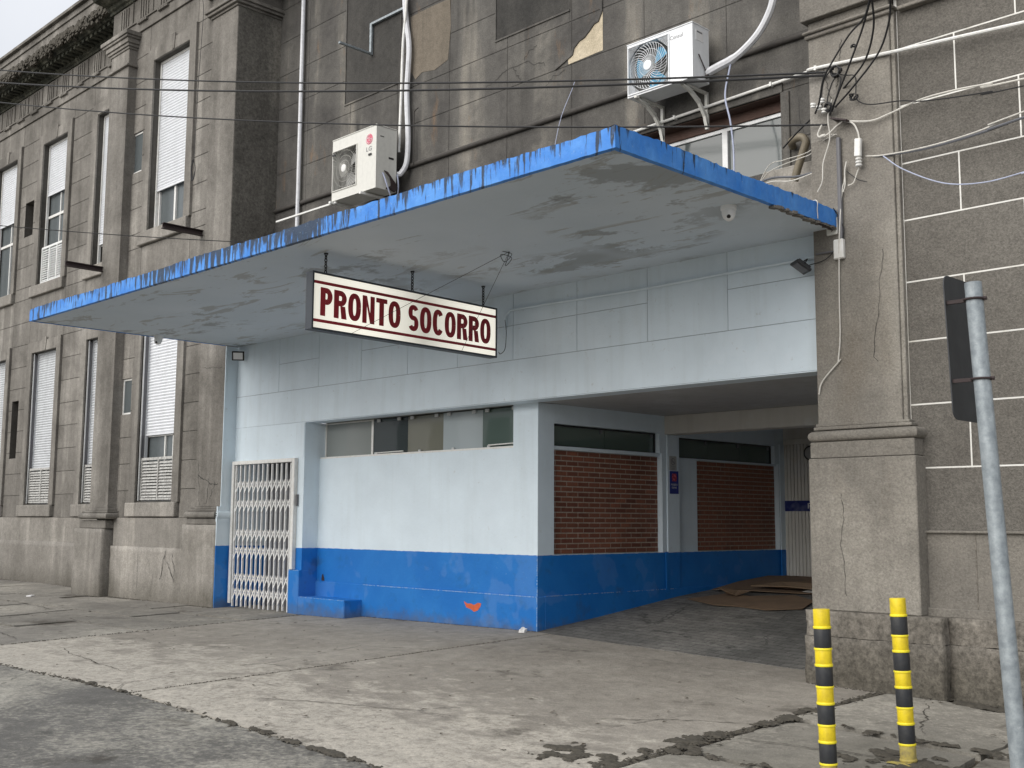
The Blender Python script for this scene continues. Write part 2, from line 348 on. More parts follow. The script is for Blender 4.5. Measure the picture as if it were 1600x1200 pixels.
# ------------------------------------------------------------------ mesh helpers
ORG = {}
def setp(o, label=None, cat=None, group=None, kind=None):
    if label: o['label'] = label
    if cat: o['category'] = cat
    if group: o['group'] = group
    if kind: o['kind'] = kind
    return o
def thing(name, loc, label, cat, group=None, kind=None):
    o = bpy.data.objects.new(name, None); o.empty_display_size = .2; COL.objects.link(o); o.location = loc
    ORG[o] = Vector(loc); return setp(o, label, cat, group, kind)
class B:
    def __init__(s): s.v = []; s.f = []; s.smooth = False
    def add(s, vs, fs):
        k = len(s.v); s.v += [tuple(v) for v in vs]; s.f += [tuple(i+k for i in f) for f in fs]; return s
    def box(s, x0, x1, y0, y1, z0, z1):
        return s.add([(x0, y0, z0), (x1, y0, z0), (x1, y1, z0), (x0, y1, z0), (x0, y0, z1), (x1, y0, z1), (x1, y1, z1), (x0, y1, z1)],
                     [(0, 3, 2, 1), (4, 5, 6, 7), (0, 1, 5, 4), (1, 2, 6, 5), (2, 3, 7, 6), (3, 0, 4, 7)])
    def obox(s, c, ax, ay, az):       # oriented box: centre and three half-axis vectors
        c = Vector(c); ax = Vector(ax); ay = Vector(ay); az = Vector(az)
        vs = [c+i*ax+j*ay+k*az for k in (-1, 1) for j in (-1, 1) for i in (-1, 1)]
        return s.add(vs, [(0, 2, 3, 1), (4, 5, 7, 6), (0, 1, 5, 4), (1, 3, 7, 5), (3, 2, 6, 7), (2, 0, 4, 6)])
    def tube(s, pts, r, seg=8, cap=True):
        pts = [Vector(p) for p in pts]; n = len(pts); rings = []; up = Vector((0, 0, 1))
        prev = None
        for i, p in enumerate(pts):
            d = (pts[min(i+1, n-1)]-pts[max(i-1, 0)]).normalized()
            if prev is None:
                a = d.cross(up if abs(d.z) < .95 else Vector((1, 0, 0))).normalized()
            else:
                a = (prev-d*prev.dot(d)).normalized()
            prev = a; b = d.cross(a); rr = r[i] if isinstance(r, (list, tuple)) else r
            rings.append([p+(a*cos(t)+b*sin(t))*rr for t in [2*pi*j/seg for j in range(seg)]])
        vs = [v for g in rings for v in g]; fs = []
        for i in range(n-1):
            for j in range(seg):
                fs.append((i*seg+j, i*seg+(j+1) % seg, (i+1)*seg+(j+1) % seg, (i+1)*seg+j))
        if cap: fs += [tuple(range(seg))[::-1], tuple((n-1)*seg+j for j in range(seg))]
        s.smooth = True; return s.add(vs, fs)
    def lathe(s, c, axis, prof, seg=20):    # prof: (radius, distance along axis)
        axis = Vector(axis).normalized(); c = Vector(c)
        a = axis.cross(Vector((0, 0, 1)) if abs(axis.z) < .9 else Vector((1, 0, 0))).normalized(); b = axis.cross(a)
        vs = [c+axis*h+(a*cos(2*pi*j/seg)+b*sin(2*pi*j/seg))*r for r, h in prof for j in range(seg)]; fs = []
        for i in range(len(prof)-1):
            for j in range(seg): fs.append((i*seg+j, i*seg+(j+1) % seg, (i+1)*seg+(j+1) % seg, (i+1)*seg+j))
        fs += [tuple(range(seg))[::-1], tuple((len(prof)-1)*seg+j for j in range(seg))]
        s.smooth = True; return s.add(vs, fs)
    def extr(s, prof, x0, x1, axis='x'):    # closed profile in (y,z) swept along x, or (x,z) swept along y
        n = len(prof)
        mk = (lambda p, t: (t, p[0], p[1])) if axis == 'x' else (lambda p, t: (p[0], t, p[1]))
        vs = [mk(p, x0) for p in prof]+[mk(p, x1) for p in prof]
        fs = [(i, (i+1) % n, n+(i+1) % n, n+i) for i in range(n)]+[tuple(range(n))[::-1], tuple(range(n, 2*n))]
        return s.add(vs, fs)
    def obj(s, name, mat, parent=None, bevel=0, label=None, cat=None, group=None, kind=None, org=None):
        me = bpy.data.meshes.new(name)
        off = ORG[parent] if parent is not None else Vector(org) if org else Vector((0, 0, 0))
        me.from_pydata([(v[0]-off.x, v[1]-off.y, v[2]-off.z) for v in s.v], [], s.f)
        bm = bmesh.new(); bm.from_mesh(me)
        bmesh.ops.recalc_face_normals(bm, faces=bm.faces)
        if bevel:
            es = [e for e in bm.edges if len(e.link_faces) == 2 and e.calc_face_angle(0) > .6]
            bmesh.ops.bevel(bm, geom=es, offset=bevel, segments=1, affect='EDGES', clamp_overlap=True)
        bm.to_mesh(me); bm.free()
        me.materials.append(mat if not isinstance(mat, str) else M[mat])
        if s.smooth:
            for p in me.polygons: p.use_smooth = True
            try: me.set_sharp_from_angle(angle=radians(40))
            except Exception: pass
        o = bpy.data.objects.new(name, me); COL.objects.link(o); o.parent = parent
        if parent is None: o.location = off
        ORG[o] = off
        return setp(o, label, cat, group, kind)
PM = {}
def piece(name, cx, cy, cz, sx, sy, sz, mat, parent, bev=.004, kind=None, rot=None):
    key = (round(sx, 3), round(sy, 3), round(sz, 3), mat, bev)
    if key not in PM:
        b = B().box(-sx/2, sx/2, -sy/2, sy/2, -sz/2, sz/2)
        me = bpy.data.meshes.new(name); me.from_pydata(b.v, [], b.f)
        if bev:
            bm = bmesh.new(); bm.from_mesh(me)
            bmesh.ops.bevel(bm, geom=bm.edges[:], offset=min(bev, sx/4, sy/4, sz/4), segments=1, affect='EDGES'); bm.to_mesh(me); bm.free()
        me.materials.append(M[mat]); PM[key] = me
    o = bpy.data.objects.new(name, PM[key]); COL.objects.link(o); o.parent = parent
    o.location = Vector((cx, cy, cz))-ORG[parent]; ORG[o] = Vector((cx, cy, cz))
    if rot: o.rotation_euler = rot
    return o
def cut(rects, hole):
    res = []
    for (a, b, c, d) in rects:
        x0, x1, z0, z1 = hole
        if x1 <= a or x0 >= b or z1 <= c or z0 >= d: res.append((a, b, c, d)); continue
        if x0 > a: res.append((a, x0, c, d))
        if x1 < b: res.append((x1, b, c, d))
        xa, xb = max(a, x0), min(b, x1)
        if z0 > c: res.append((xa, xb, c, z0))
        if z1 < d: res.append((xa, xb, z1, d))
    return res
def wall_xz(y0, y1, x0, x1, z0, z1, holes=()):
    b = B(); r = [(x0, x1, z0, z1)]
    for h in holes: r = cut(r, h)
    for a in r: b.box(a[0], a[1], y0, y1, a[2], a[3])
    return b
def ashlar(parent, yf, depth, cells, mat, holes=(), gap=.008, name='block'):
    for (a, b, c, d) in cells:
        r = [(a+gap/2, b-gap/2, c+gap/2, d-gap/2)]
        for h in holes: r = cut(r, h)
        for (p, q, u, v) in r:
            if q-p > .03 and v-u > .03: piece(name, (p+q)/2, yf+depth/2, (u+v)/2, q-p, depth, v-u, mat, parent, .003)
def text_obj(name, body, size, mat, parent, origin, xdir, updir, bold=0.0, sx=1.0, depth=.002, align='LEFT', width=None, height=None):
    cu = bpy.data.curves.new(name, 'FONT'); cu.body = body; cu.size = 1; cu.offset = bold; cu.align_x = 'LEFT'
    cu.extrude = 0; cu.resolution_u = 3
    tmp = bpy.data.objects.new('tmp', cu); COL.objects.link(tmp)
    dg = bpy.context.evaluated_depsgraph_get(); me = bpy.data.meshes.new_from_object(tmp.evaluated_get(dg))
    bpy.data.objects.remove(tmp)
    xs = [v.co.x for v in me.vertices]; ys = [v.co.y for v in me.vertices]
    x0, x1, y0, y1 = min(xs), max(xs), min(ys), max(ys)
    w = width if width else (x1-x0)*size*sx; h = height if height else (y1-y0)*size
    xd = Vector(xdir).normalized(); ud = Vector(updir).normalized(); nd = xd.cross(ud); o = Vector(origin)-ORG[parent]
    for v in me.vertices:
        v.co = o + xd*((v.co.x-x0)/(x1-x0)*w) + ud*((v.co.y-y0)/(y1-y0)*h) + nd*depth
    me.materials.clear(); me.materials.append(M[mat])
    ob = bpy.data.objects.new(name, me); COL.objects.link(ob); ob.parent = parent; ORG[ob] = ORG[parent]
    return ob
def spline(pts, n=6):
    pts = [Vector(p) for p in pts]; out = []
    P = [pts[0]*2-pts[1]]+pts+[pts[-1]*2-pts[-2]]
    for i in range(1, len(P)-2):
        for k in range(n):
            t = k/n
            a, b, c, d = P[i-1], P[i], P[i+1], P[i+2]
            out.append(.5*((2*b)+(c-a)*t+(2*a-5*b+4*c-d)*t*t+(3*b-a-3*c+d)*t**3))
    out.append(pts[-1]); return out

# ------------------------------------------------------------------ ground
GX = [-60, -30, -18, -14, -12.4, -8.41, -4.95, -3.9, 0, 20]; GZ = [-.04, -.06, -.08, -.066, -.07, -.03, -.125, -.14, -.25, -.35]
def lerp(x, xs, zs):
    if x <= xs[0]: return zs[0]
    for i in range(len(xs)-1):
        if x <= xs[i+1]: return zs[i]+(zs[i+1]-zs[i])*(x-xs[i])/(xs[i+1]-xs[i])
    return zs[-1]
def g(x, y):
    zw = lerp(x, GX, GZ)
    if y > 8.6: return zw+lerp(y, [8.6, 9.73, 11.09, 13.08, 13.6], [0, .115, .27, .435, .455])
    return zw-(.03*(8.6-max(y, 4.0))+.01*(4.0-min(max(y, -2), 4.0)))
def sheet(name, x0, x1, y0, y1, nx, ny, mat, dz=0.0, thick=.05, rough=0.0, parent=None, tilt=(0, 0), corners=None, **kw):
    b = B(); top = []
    for j in range(ny+1):
        for i in range(nx+1):
            u, v = i/nx, j/ny
            if corners:
                c = corners; x = (c[0][0]*(1-u)+c[1][0]*u)*(1-v)+(c[3][0]*(1-u)+c[2][0]*u)*v
                y = (c[0][1]*(1-u)+c[1][1]*u)*(1-v)+(c[3][1]*(1-u)+c[2][1]*u)*v
            else: x, y = x0+(x1-x0)*u, y0+(y1-y0)*v
            edge = i in (0, nx) or j in (0, ny)
            if edge and rough: x += random.uniform(-rough, rough); y += random.uniform(-rough, rough)
            z = g(x, y)+dz+tilt[0]*(u-.5)+tilt[1]*(v-.5)
            if edge: z -= .003
            top.append((x, y, z))
    N = (nx+1)*(ny+1); fs = [(j*(nx+1)+i, j*(nx+1)+i+1, (j+1)*(nx+1)+i+1, (j+1)*(nx+1)+i) for j in range(ny) for i in range(nx)]
    vs = list(top)
    if thick:
        ring = [i for i in range(nx+1)]+[(j*(nx+1)+nx) for j in range(1, ny+1)]+[ny*(nx+1)+i for i in range(nx-1, -1, -1)]+[j*(nx+1) for j in range(ny-1, 0, -1)]
        k = len(vs)
        for r in ring: vs.append((top[r][0], top[r][1], top[r][2]-thick))
        m = len(ring)
        for q in range(m): fs.append((ring[q], k+q, k+(q+1) % m, ring[(q+1) % m]))
    b.add(vs, fs); return b.obj(name, mat, parent, **kw)

b = B()          # one base sheet to the horizon, dirt under everything, flattening out far away
xs = [-400, -150, -60, -40, -30]+[-28+i*.8 for i in range(40)]+[4.5, 6, 9, 14, 22, 60, 150, 400]
ys = [-400, -150, -60, -30, -14, -8, -4, -2, 0]+[1+i*.5 for i in range(28)]+[16, 20, 30, 60, 150, 400]
for y in ys:
    for x in xs: b.v.append((x, y, g(x, y)-.045))
for j in range(len(ys)-1):
    for i in range(len(xs)-1):
        n_ = len(xs); b.f.append((j*n_+i, j*n_+i+1, (j+1)*n_+i+1, (j+1)*n_+i))
b.obj('ground', 'dirt', kind='structure')
sheet('road', -60, 14, -7.5, 4.10, 70, 14, 'asphalt', thick=.04, rough=.012, kind='structure')
drive = thing('driveway', (-8.3, 6.4, g(-8.3, 6.4)), None, None, kind='structure')
sheet('concrete_slab', -12.28, -8.225, 4.115, 8.70, 26, 30, 'apron', parent=drive, rough=.006)
sheet('concrete_slab', -8.205, -4.32, 4.115, 8.66, 26, 30, 'apron', parent=drive, rough=.006)
sheet('driveway_floor', -8.43, -4.86, 8.675, 13.55, 12, 24, 'drive', dz=.002, kind='structure')
pav = thing('pavement', (-15, 6.4, g(-15, 6.4)), None, None, kind='structure')
y = 4.66; rows = [(4.66, 5.5), (5.5, 6.28), (6.28, 6.95), (6.95, 7.62), (7.62, 8.8)]
for (ya, yb) in rows:
    x = -12.32-random.random()*.25
    first = True
    while x > -32:
        w = random.uniform(1.0, 1.75); xa = x-w
        x1 = -12.31 if first else x; first = False
        if not (ya > 7.5 and x1 > -14.2+.01 and False):
            j = lambda: random.uniform(-.035, .035)
            yb2 = yb
            cs = [(xa+.010+j(), ya+.010+j()*.5), (x1-.010+(0 if x1 == -12.31 else j()), ya+.010+j()*.5), (x1-.010+(0 if x1 == -12.31 else j()), yb2-.010+j()*.5), (xa+.010+j(), yb2-.010+j()*.5)]
            sheet('paving_slab', 0, 0, 0, 0, 5, 4, 'slab', dz=random.uniform(-.010, .006), thick=.05, rough=.008, parent=pav, tilt=(random.uniform(-.012, .012), random.uniform(-.008, .008)), corners=cs)
        x = xa
for i in range(14):
    xa = -12.4-i*1.2
    b = B().box(xa-1.18, xa, 4.50, 4.64, g(xa, 4.5)-.12, g(xa, 4.5)+.012)
    b.obj('kerb_stone', 'yellow_old', pav, bevel=.012)
pav2 = thing('pavement', (-2, 6.4, g(-2, 6.4)), None, None, kind='structure')
rs = [((-4.27, 4.12), (-2.9, 4.12), (-2.82, 5.45), (-4.22, 5.6)), ((-4.2, 5.68), (-2.8, 5.52), (-2.95, 6.72), (-4.28, 6.86)),
      ((-4.27, 6.93), (-2.95, 6.80), (-2.98, 8.16), (-4.22, 8.14)), ((-2.88, 4.12), (-1.3, 4.12), (-1.3, 5.55), (-2.78, 5.45)),
      ((-2.76, 5.52), (-1.3, 5.6), (-1.3, 6.9), (-2.9, 6.75)), ((-2.9, 6.83), (-1.3, 7.0), (-1.3, 8.28), (-2.92, 8.27)),
      ((-1.25, 4.12), (.6, 4.12), (.6, 6.1), (-1.25, 6.1)), ((-1.25, 6.15), (.6, 6.15), (.6, 8.28), (-1.25, 8.28)),
      ((.65, 4.12), (3.6, 4.12), (3.6, 8.28), (.65, 8.28))]
for cs in rs:
    sheet('paving_slab', 0, 0, 0, 0, 9, 9, 'slab_r', dz=random.uniform(-.006, .004), rough=.014, parent=pav2, corners=cs, tilt=(random.uniform(-.01, .01), random.uniform(-.01, .01)))

# ------------------------------------------------------------------ right wing: rough rendered wall with white joints
rw = thing('building_wing', (-2, 8.43, -.2), 'brown roughcast wing wall with thin white painted joints, right of the pilaster', 'building')
YR = 8.43
B().box(-4.12, 3.6, YR+.003, YR+.35, 1.065, 10).obj('wall', 'white_joint', rw)
zs = [1.0565, 1.547, 2.04, 2.54, 3.015, 3.516, 3.983, 4.462, 4.943, 5.42, 5.90, 6.38, 6.86, 7.34]
for k in range(len(zs)-1):
    off = -3.633 if k % 2 == 1 else -3.157
    xs_ = [-4.10]+[off+.95*i for i in range(0, 9) if -4.05 < off+.95*i < 3.5]+[3.6]
    if k % 2 == 0 and xs_[1] > -3.2: pass
    ashlar(rw, YR, .006, [(xs_[i], xs_[i+1], zs[k], zs[k+1]) for i in range(len(xs_)-1)], 'rough', gap=.0130)
b = B().box(-4.02, 3.6, 8.42, 8.75, .38, 1.062); b.obj('wall', 'stone', rw)
for x in (-3.625, -2.7, -1.75, -.8, .2, 1.2): B().box(x-.004, x+.004, 8.416, 8.42, .49, 1.045).obj('panel_joint', 'plinth', rw)
B().box(-4.0, 3.6, 8.39, 8.42, 1.048, 1.068).obj('ledge', 'stone', rw, bevel=.006)
B().box(-4.0, 3.6, 8.385, 8.42, .41, .49).obj('ledge', 'stone', rw, bevel=.006)
def rough_box(name, x0, x1, y0, y1, z0, z1, mat, parent, amp=.008, nx=30, nz=8, seedv=0):
    rnd = random.Random(seedv); b = B()
    # front, top and right side as jittered grids
    def grid(f, n1, n2):
        vs = [f(i/n1, j/n2) for j in range(n2+1) for i in range(n1+1)]
        b.add(vs, [(j*(n1+1)+i, j*(n1+1)+i+1, (j+1)*(n1+1)+i+1, (j+1)*(n1+1)+i) for j in range(n2) for i in range(n1)])
    cache = {}
    def jit(x, y, z):
        k = (round(x, 3), round(y, 3), round(z, 3))
        if k not in cache: cache[k] = (x+rnd.uniform(-amp, amp), y+rnd.uniform(-amp, amp), z+rnd.uniform(-amp, amp)*.8)
        return cache[k]
    ny = max(3, int((y1-y0)/.06))
    grid(lambda u, v: jit(x0+(x1-x0)*u, y0, z0+(z1-z0)*v), nx, nz)
    grid(lambda u, v: jit(x1, y0+(y1-y0)*u, z0+(z1-z0)*v), ny, nz)
    grid(lambda u, v: jit(x0, y0+(y1-y0)*u, z0+(z1-z0)*v), ny, nz)
    grid(lambda u, v: jit(x0+(x1-x0)*u, y0+(y1-y0)*v, z1), nx, ny)
    bmt = b.obj(name, mat, parent)
    bm = bmesh.new(); bm.from_mesh(bmt.data); bmesh.ops.remove_doubles(bm, verts=bm.verts, dist=.0005); bmesh.ops.recalc_face_normals(bm, faces=bm.faces); bm.to_mesh(bmt.data); bm.free()
    for p in bmt.data.polygons: p.use_smooth = True
    return bmt
rough_box('plinth_course', -3.80, 3.6, 8.30, 8.5, .236, .43, 'plinth', rw, .004, 110, 4, 1)
rough_box('plinth_course', -3.80, 3.6, 8.285, 8.5, -.45, .232, 'plinth', rw, .007, 110, 9, 2)

# pilaster beside the driveway
pl = thing('stone_pilaster', (-4.48, 8.3, -.15), 'tall brown cement pilaster with rounded base between driveway mouth and right wing', 'pilaster')
b = B().box(-4.87, -4.135, 8.365, 9.3, 1.90, 5.25); b.box(-4.135, -4.10, 8.385, 9.0, 1.90, 5.25); b.obj('shaft', 'stone', pl, bevel=.005)
b = B()
b.box(-4.885, -4.07, 8.345, 9.2, 1.90, 1.925); b.box(-4.893, -4.045, 8.325, 9.2, 1.872, 1.90); b.obj('base_fillet', 'stone', pl, bevel=.006)
pr = []
for k in range(7):
    a = -pi/2+pi*k/6; pr.append((cos(a)*.045, 1.818+.045*sin(a)*1.0))
def tor(x0, x1, y0, prof, z_pad=0):
    b = B(); rings = []
    for (o, z) in prof: rings.append([(x0-o, 9.0, z), (x0-o, y0-o, z), (x1+o, y0-o, z), (x1+o, 9.0, z)])
    vs = [v for r in rings for v in r]; fs = []
    for i in range(len(rings)-1):
        for j in range(3): fs.append((i*4+j, i*4+j+1, (i+1)*4+j+1, (i+1)*4+j))
    fs += [(0, 1, 2, 3), tuple(len(rings)*4-4+j for j in (3, 2, 1, 0))]
    b.add(vs, fs); b.smooth = True; return b
tor(-4.865, -4.015, 8.305, pr).obj('torus', 'stone', pl)
B().box(-4.90, -4.005, 8.28, 9.2, 1.642, 1.772).obj('pedestal_cap', 'stone', pl, bevel=.005)
B().box(-4.912, -3.995, 8.268, 9.2, .43, 1.638).obj('pedestal', 'stone', pl, bevel=.007)
rough_box('plinth_course', -4.915, -3.80, 8.18, 8.7, .236, .43, 'plinth', pl, .005, 30, 5, 3)
rough_box('plinth_course', -4.925, -3.795, 8.17, 8.7, -.4, .232, 'plinth', pl, .008, 30, 9, 4)
b = B(); b.box(-4.89, -4.10, 8.335, 9.0, 5.235, 5.27); b.box(-4.90, -4.08, 8.31, 9.0, 5.27, 5.295); b.obj('neck_moulding', 'stone', pl, bevel=.008)
b = B().box(-4.87, -4.135, 8.365, 9.0, 5.295, 5.385); b.box(-4.91, -4.06, 8.30, 9.0, 5.385, 10); b.obj('upper_shaft', 'stone', pl, bevel=.006)
B().box(-4.06, 3.6, 8.36, 8.43, 5.245, 5.275).obj('string_moulding', 'stone', pl, bevel=.006)
b = B(); b.box(-4.868, -4.62, 8.3635, 8.37, 4.32, 4.98); b.obj('render_patch', 'wing_low', pl)

# ------------------------------------------------------------------ central block above the canopy
cb = thing('entrance_block', (-10, 8.9, 0), 'stained dark grey upper wall with faint joints above the blue canopy, over the driveway opening', 'building')
YU = 9.016
WIN = (-7.60, -5.545, 4.40, 5.13)
niches = [(-9.43, -8.24, 6.84, 9.5), (-12.45, -11.25, 6.84, 9.5), (-6.42, -5.22, 6.84, 9.5)]
patch = (-11.05, -10.25, 6.74, 7.66)
wall_xz(YU+.006, YU+.3, -14.12, -4.87, 3.68, 10, [WIN]).obj('wall', 'mid_back', cb)
zu = [3.70, 4.16, 4.66, 5.15, 5.645, 6.19, 6.695, 7.19, 7.70, 8.22, 8.74, 9.26, 9.78]
for k in range(len(zu)-1):
    off = -14.385 if k % 2 == 0 else -13.87
    if k % 2: off = -14.9
    xx = sorted(set([-14.12, -4.87]+[round(off+1.03*i+(.515 if k % 2 else 0), 3) for i in range(-1, 12) if -14.05 < off+1.03*i+(.515 if k % 2 else 0) < -4.95]))
    ashlar(cb, YU, .012, [(xx[i], xx[i+1], zu[k], zu[k+1]) for i in range(len(xx)-1)], 'mid', holes=[WIN]+niches, gap=.006)
for nn in niches:
    B().box(nn[0], nn[1], YU+.018, YU+.022, nn[2], nn[3]).obj('blocked_window_panel', 'mid', cb)
    b = B(); b.box(nn[0]-.012, nn[0], YU-.008, YU+.03, nn[2], nn[3]); b.box(nn[1], nn[1]+.012, YU-.008, YU+.03, nn[2], nn[3]); b.box(nn[0]-.012, nn[1]+.012, YU-.014, YU+.03, nn[2]-.02, nn[2]); b.obj('panel_edge', 'mid', cb)
# exposed plaster where a piece of render fell off: ragged, framed by the thickness of the render
poly = [(-8.25, 6.20), (-7.745, 6.215), (-7.745, 6.66), (-7.80, 6.56), (-7.86, 6.55), (-7.92, 6.50), (-8.00, 6.44), (-8.08, 6.42), (-8.16, 6.36), (-8.18, 6.29), (-8.26, 6.26)]
b = B(); n_ = len(poly)
b.add([(x, YU-.004, z) for x, z in poly]+[(x, YU+.002, z) for x, z in poly], [tuple(range(n_))]+[(i, (i+1) % n_, n_+(i+1) % n_, n_+i) for i in range(n_)])
b.obj('bare_plaster_patch', 'plaster_patch', cb)
b = B(); edge = poly[2:]
edge = [(-7.74, 6.80)]+edge+[(-8.45, 6.19)]
for i in range(len(edge)-1):
    (x0, z0), (x1, z1) = edge[i], edge[i+1]
    b.add([(x0, YU-.016, z0+.012), (x1, YU-.016, z1+.012), (x1, YU-.016, z1-.004), (x0, YU-.016, z0-.004), (x0-.03, YU-.001, z0+.05), (x1-.03, YU-.001, z1+.05), (x1, YU+.0, z1-.004), (x0, YU+.0, z0-.004)],
          [(0, 1, 2, 3), (4, 5, 1, 0), (3, 2, 6, 7)])
b.obj('broken_render_edge', 'mid', cb)
b = B(); pts = [(-11.04, 6.93), (-11.06, 7.2), (-11.03, 7.45), (-11.05, 7.66), (-10.7, 7.67), (-10.27, 7.66), (-10.25, 7.3), (-10.28, 7.0), (-10.3, 6.86), (-10.55, 6.80), (-10.8, 6.84), (-10.93, 6.78)]
b.add([(x, YU-.004, z) for x, z in pts]+[(x, YU+.001, z) for x, z in pts], [tuple(range(len(pts)))]+[(i, (i+1) % len(pts), len(pts)+(i+1) % len(pts), len(pts)+i) for i in range(len(pts))])
b.obj('brown_render_patch', 'brown_patch', cb)
B().tube([(-14.1, YU-.02, 5.635), (-9, YU-.02, 5.63), (-4.88, YU-.02, 5.62)], .030, 10).obj('string_moulding', 'string', cb)
B().box(-14.1, -4.88, YU-.022, YU, 5.655, 5.672).obj('string_fillet', 'mid', cb)
# window with timber head
x0, x1, z0, z1 = WIN
b = B(); b.box(x0-.02, x1+.02, YU-.02, YU-.0, z1, z1+.10); b.box(x1, x1+.09, YU-.02, YU-.0, z0, z1); b.obj('window_surround', 'mid', cb, bevel=.004)
wf = B(); yq = YU+.17
wf.box(x0, x1, yq, yq+.05, 4.98, 5.02); wf.box(x0, x1, yq, yq+.05, z0, z0+.03); wf.box(-6.33, -6.265, yq-.01, yq+.05, z0+.03, 4.98); wf.box(x0, x0+.03, yq, yq+.05, z0+.03, 4.98); wf.box(x1-.02, x1, yq, yq+.05, z0+.03, 4.98)
w = wf.obj('window', 'alu', cb, bevel=.003)
B().box(x0+.03, -6.33, yq+.02, yq+.03, z0+.03, 4.98).obj('pane', 'glass_dull', w)
B().box(-6.265, x1-.02, yq+.02, yq+.03, z0+.03, 4.98).obj('pane', 'glass_dull', w)
B().box(x0, x1, yq-.02, yq+.05, 5.02, 5.13).obj('timber_head', 'wood', w, bevel=.004)
B().box(x0, x1, YU+.01, yq-.02, 5.121, 5.131).obj('timber_soffit', 'wood', w)
B().box(x0, x1, yq+.1, yq+.12, z0, 5.13).obj('dark_room', 'interior', w)
B().box(-5.75, -5.0, 8.985, 9.016, 4.0, 4.40).obj('fresh_cement_patch', 'wing_low', cb, bevel=.01)

# lintel wall under the canopy
YL = 8.47
b = wall_xz(YL+.005, YL+.24, -14.12, -4.87, 2.39, 3.66); b.obj('lintel_wall', 'joint_blue', cb)
cells = [(-14.12, -4.872, 2.392, 2.832)]
vj = [-14.12, -13.05, -12.13, -11.23, -10.33, -9.447, -8.56, -7.64, -6.73, -5.812, -4.872]
for i in range(len(vj)-1):
    if i in (8,): cells.append((vj[i], vj[i+1], 2.832, 3.56))
    elif i in (0,): cells.append((vj[i], vj[i+1], 2.832, 3.56))
    elif i == 2: cells.append((vj[i], vj[i+1], 2.832, 3.56))
    else: cells += [(vj[i], vj[i+1], 2.832, 3.208), (vj[i], vj[i+1], 3.208, 3.56)]
ashlar(cb, YL, .006, cells, 'lintel', gap=.006, name='block')
B().box(-14.12, -4.872, YL+.001, YL+.24, 2.384, 2.392).obj('lintel_soffit', 'lintel', cb)

# ground floor front: gate bay, column, recessed infill wall
zg = -.3
b = B()
b.box(-14.12, -14.0, YL, YL+.24, zg, 2.384)                      # left of the gate
b.box(-14.0, -12.62, YL, YL+.24, 1.93, 2.384)                    # over the gate
b.box(-12.62, -12.40, YL, YL+.60, zg, 2.384)
b.obj('gate_bay_wall', 'two_tone', cb)
B().box(-12.60, -12.41, YL-.006, YL, 1.93, 2.376).obj('block', 'lintel', cb)
YI = 8.71; XD = -8.415
b = B(); b.box(-12.40, XD-.375, YI, YI+.16, .330, 1.915); b.box(XD-.375, XD, YI, 8.96, .330, 2.384); b.obj('infill_wall', 'two_tone', cb)
B().box(-12.40, XD+.018, YI-.022, YI+.1, zg, .333).obj('infill_plinth', 'blue', cb, bevel=.006)
b = B().box(-12.63, -12.395, 8.425, YI+.02, zg, .483); b.obj('column_plinth', 'blue', cb, bevel=.008)
B().box(-12.395, -11.405, 8.42, YI, zg, .150).obj('step', 'blue', cb, bevel=.010)
# strip window
yw = 8.80
fr = B()
fr.box(-12.40, XD-.375, YI+.01, yw+.04, 1.915, 1.938)
fr.box(-12.40, -12.375, yw-.01, yw+.03, 1.938, 2.384); fr.box(-11.405, -11.365, yw-.015, yw+.03, 1.938, 2.384); fr.box(-12.375, -11.405, yw-.01, yw+.02, 2.366, 2.384)
st = fr.obj('strip_window', 'white_metal', cb, bevel=.002)
gp = [(-12.375, -11.405, 'glass_pale', 0.0), (-11.365, -10.712, 'glass', .010), (-10.706, -10.04, 'glass_olive', -.006), (-10.034, -9.385, 'glass_light', .012), (-9.379, -8.795, 'glass_green', -.008)]
for (a, c, mt, tw) in gp:
    b = B(); b.add([(a, yw-tw, 1.94), (c, yw+tw, 1.94), (c, yw+tw, 2.375), (a, yw-tw, 2.375), (a, yw+.008-tw, 1.94), (c, yw+.008+tw, 1.94), (c, yw+.008+tw, 2.375), (a, yw+.008-tw, 2.375)],
                   [(0, 1, 2, 3), (5, 4, 7, 6), (0, 3, 7, 4), (1, 5, 6, 2), (0, 4, 5, 1), (3, 2, 6, 7)])
    b.obj('pane', mt, st)
b = B()
for x in (-11.25, -10.85, -10.6, -10.15, -9.93, -9.50, -9.28, -8.85): b.box(x-.03, x+.03, yw-.03, yw-.012, 2.34, 2.378)
for x in (-11.30, -10.45, -9.85, -9.25): b.box(x-.02, x+.02, yw-.03, yw-.012, 1.94, 1.965)
b.obj('glass_clip', 'alu', st, bevel=.003)
b = B(); b.tube([(-9.25, yw-.03, 1.965), (-8.80, yw-.03, 1.972)], .008, 6); b.tube([(-11.28, yw-.03, 1.955), (-10.75, yw-.03, 1.96)], .008, 6); b.obj('slide_bar', 'white_metal', st)

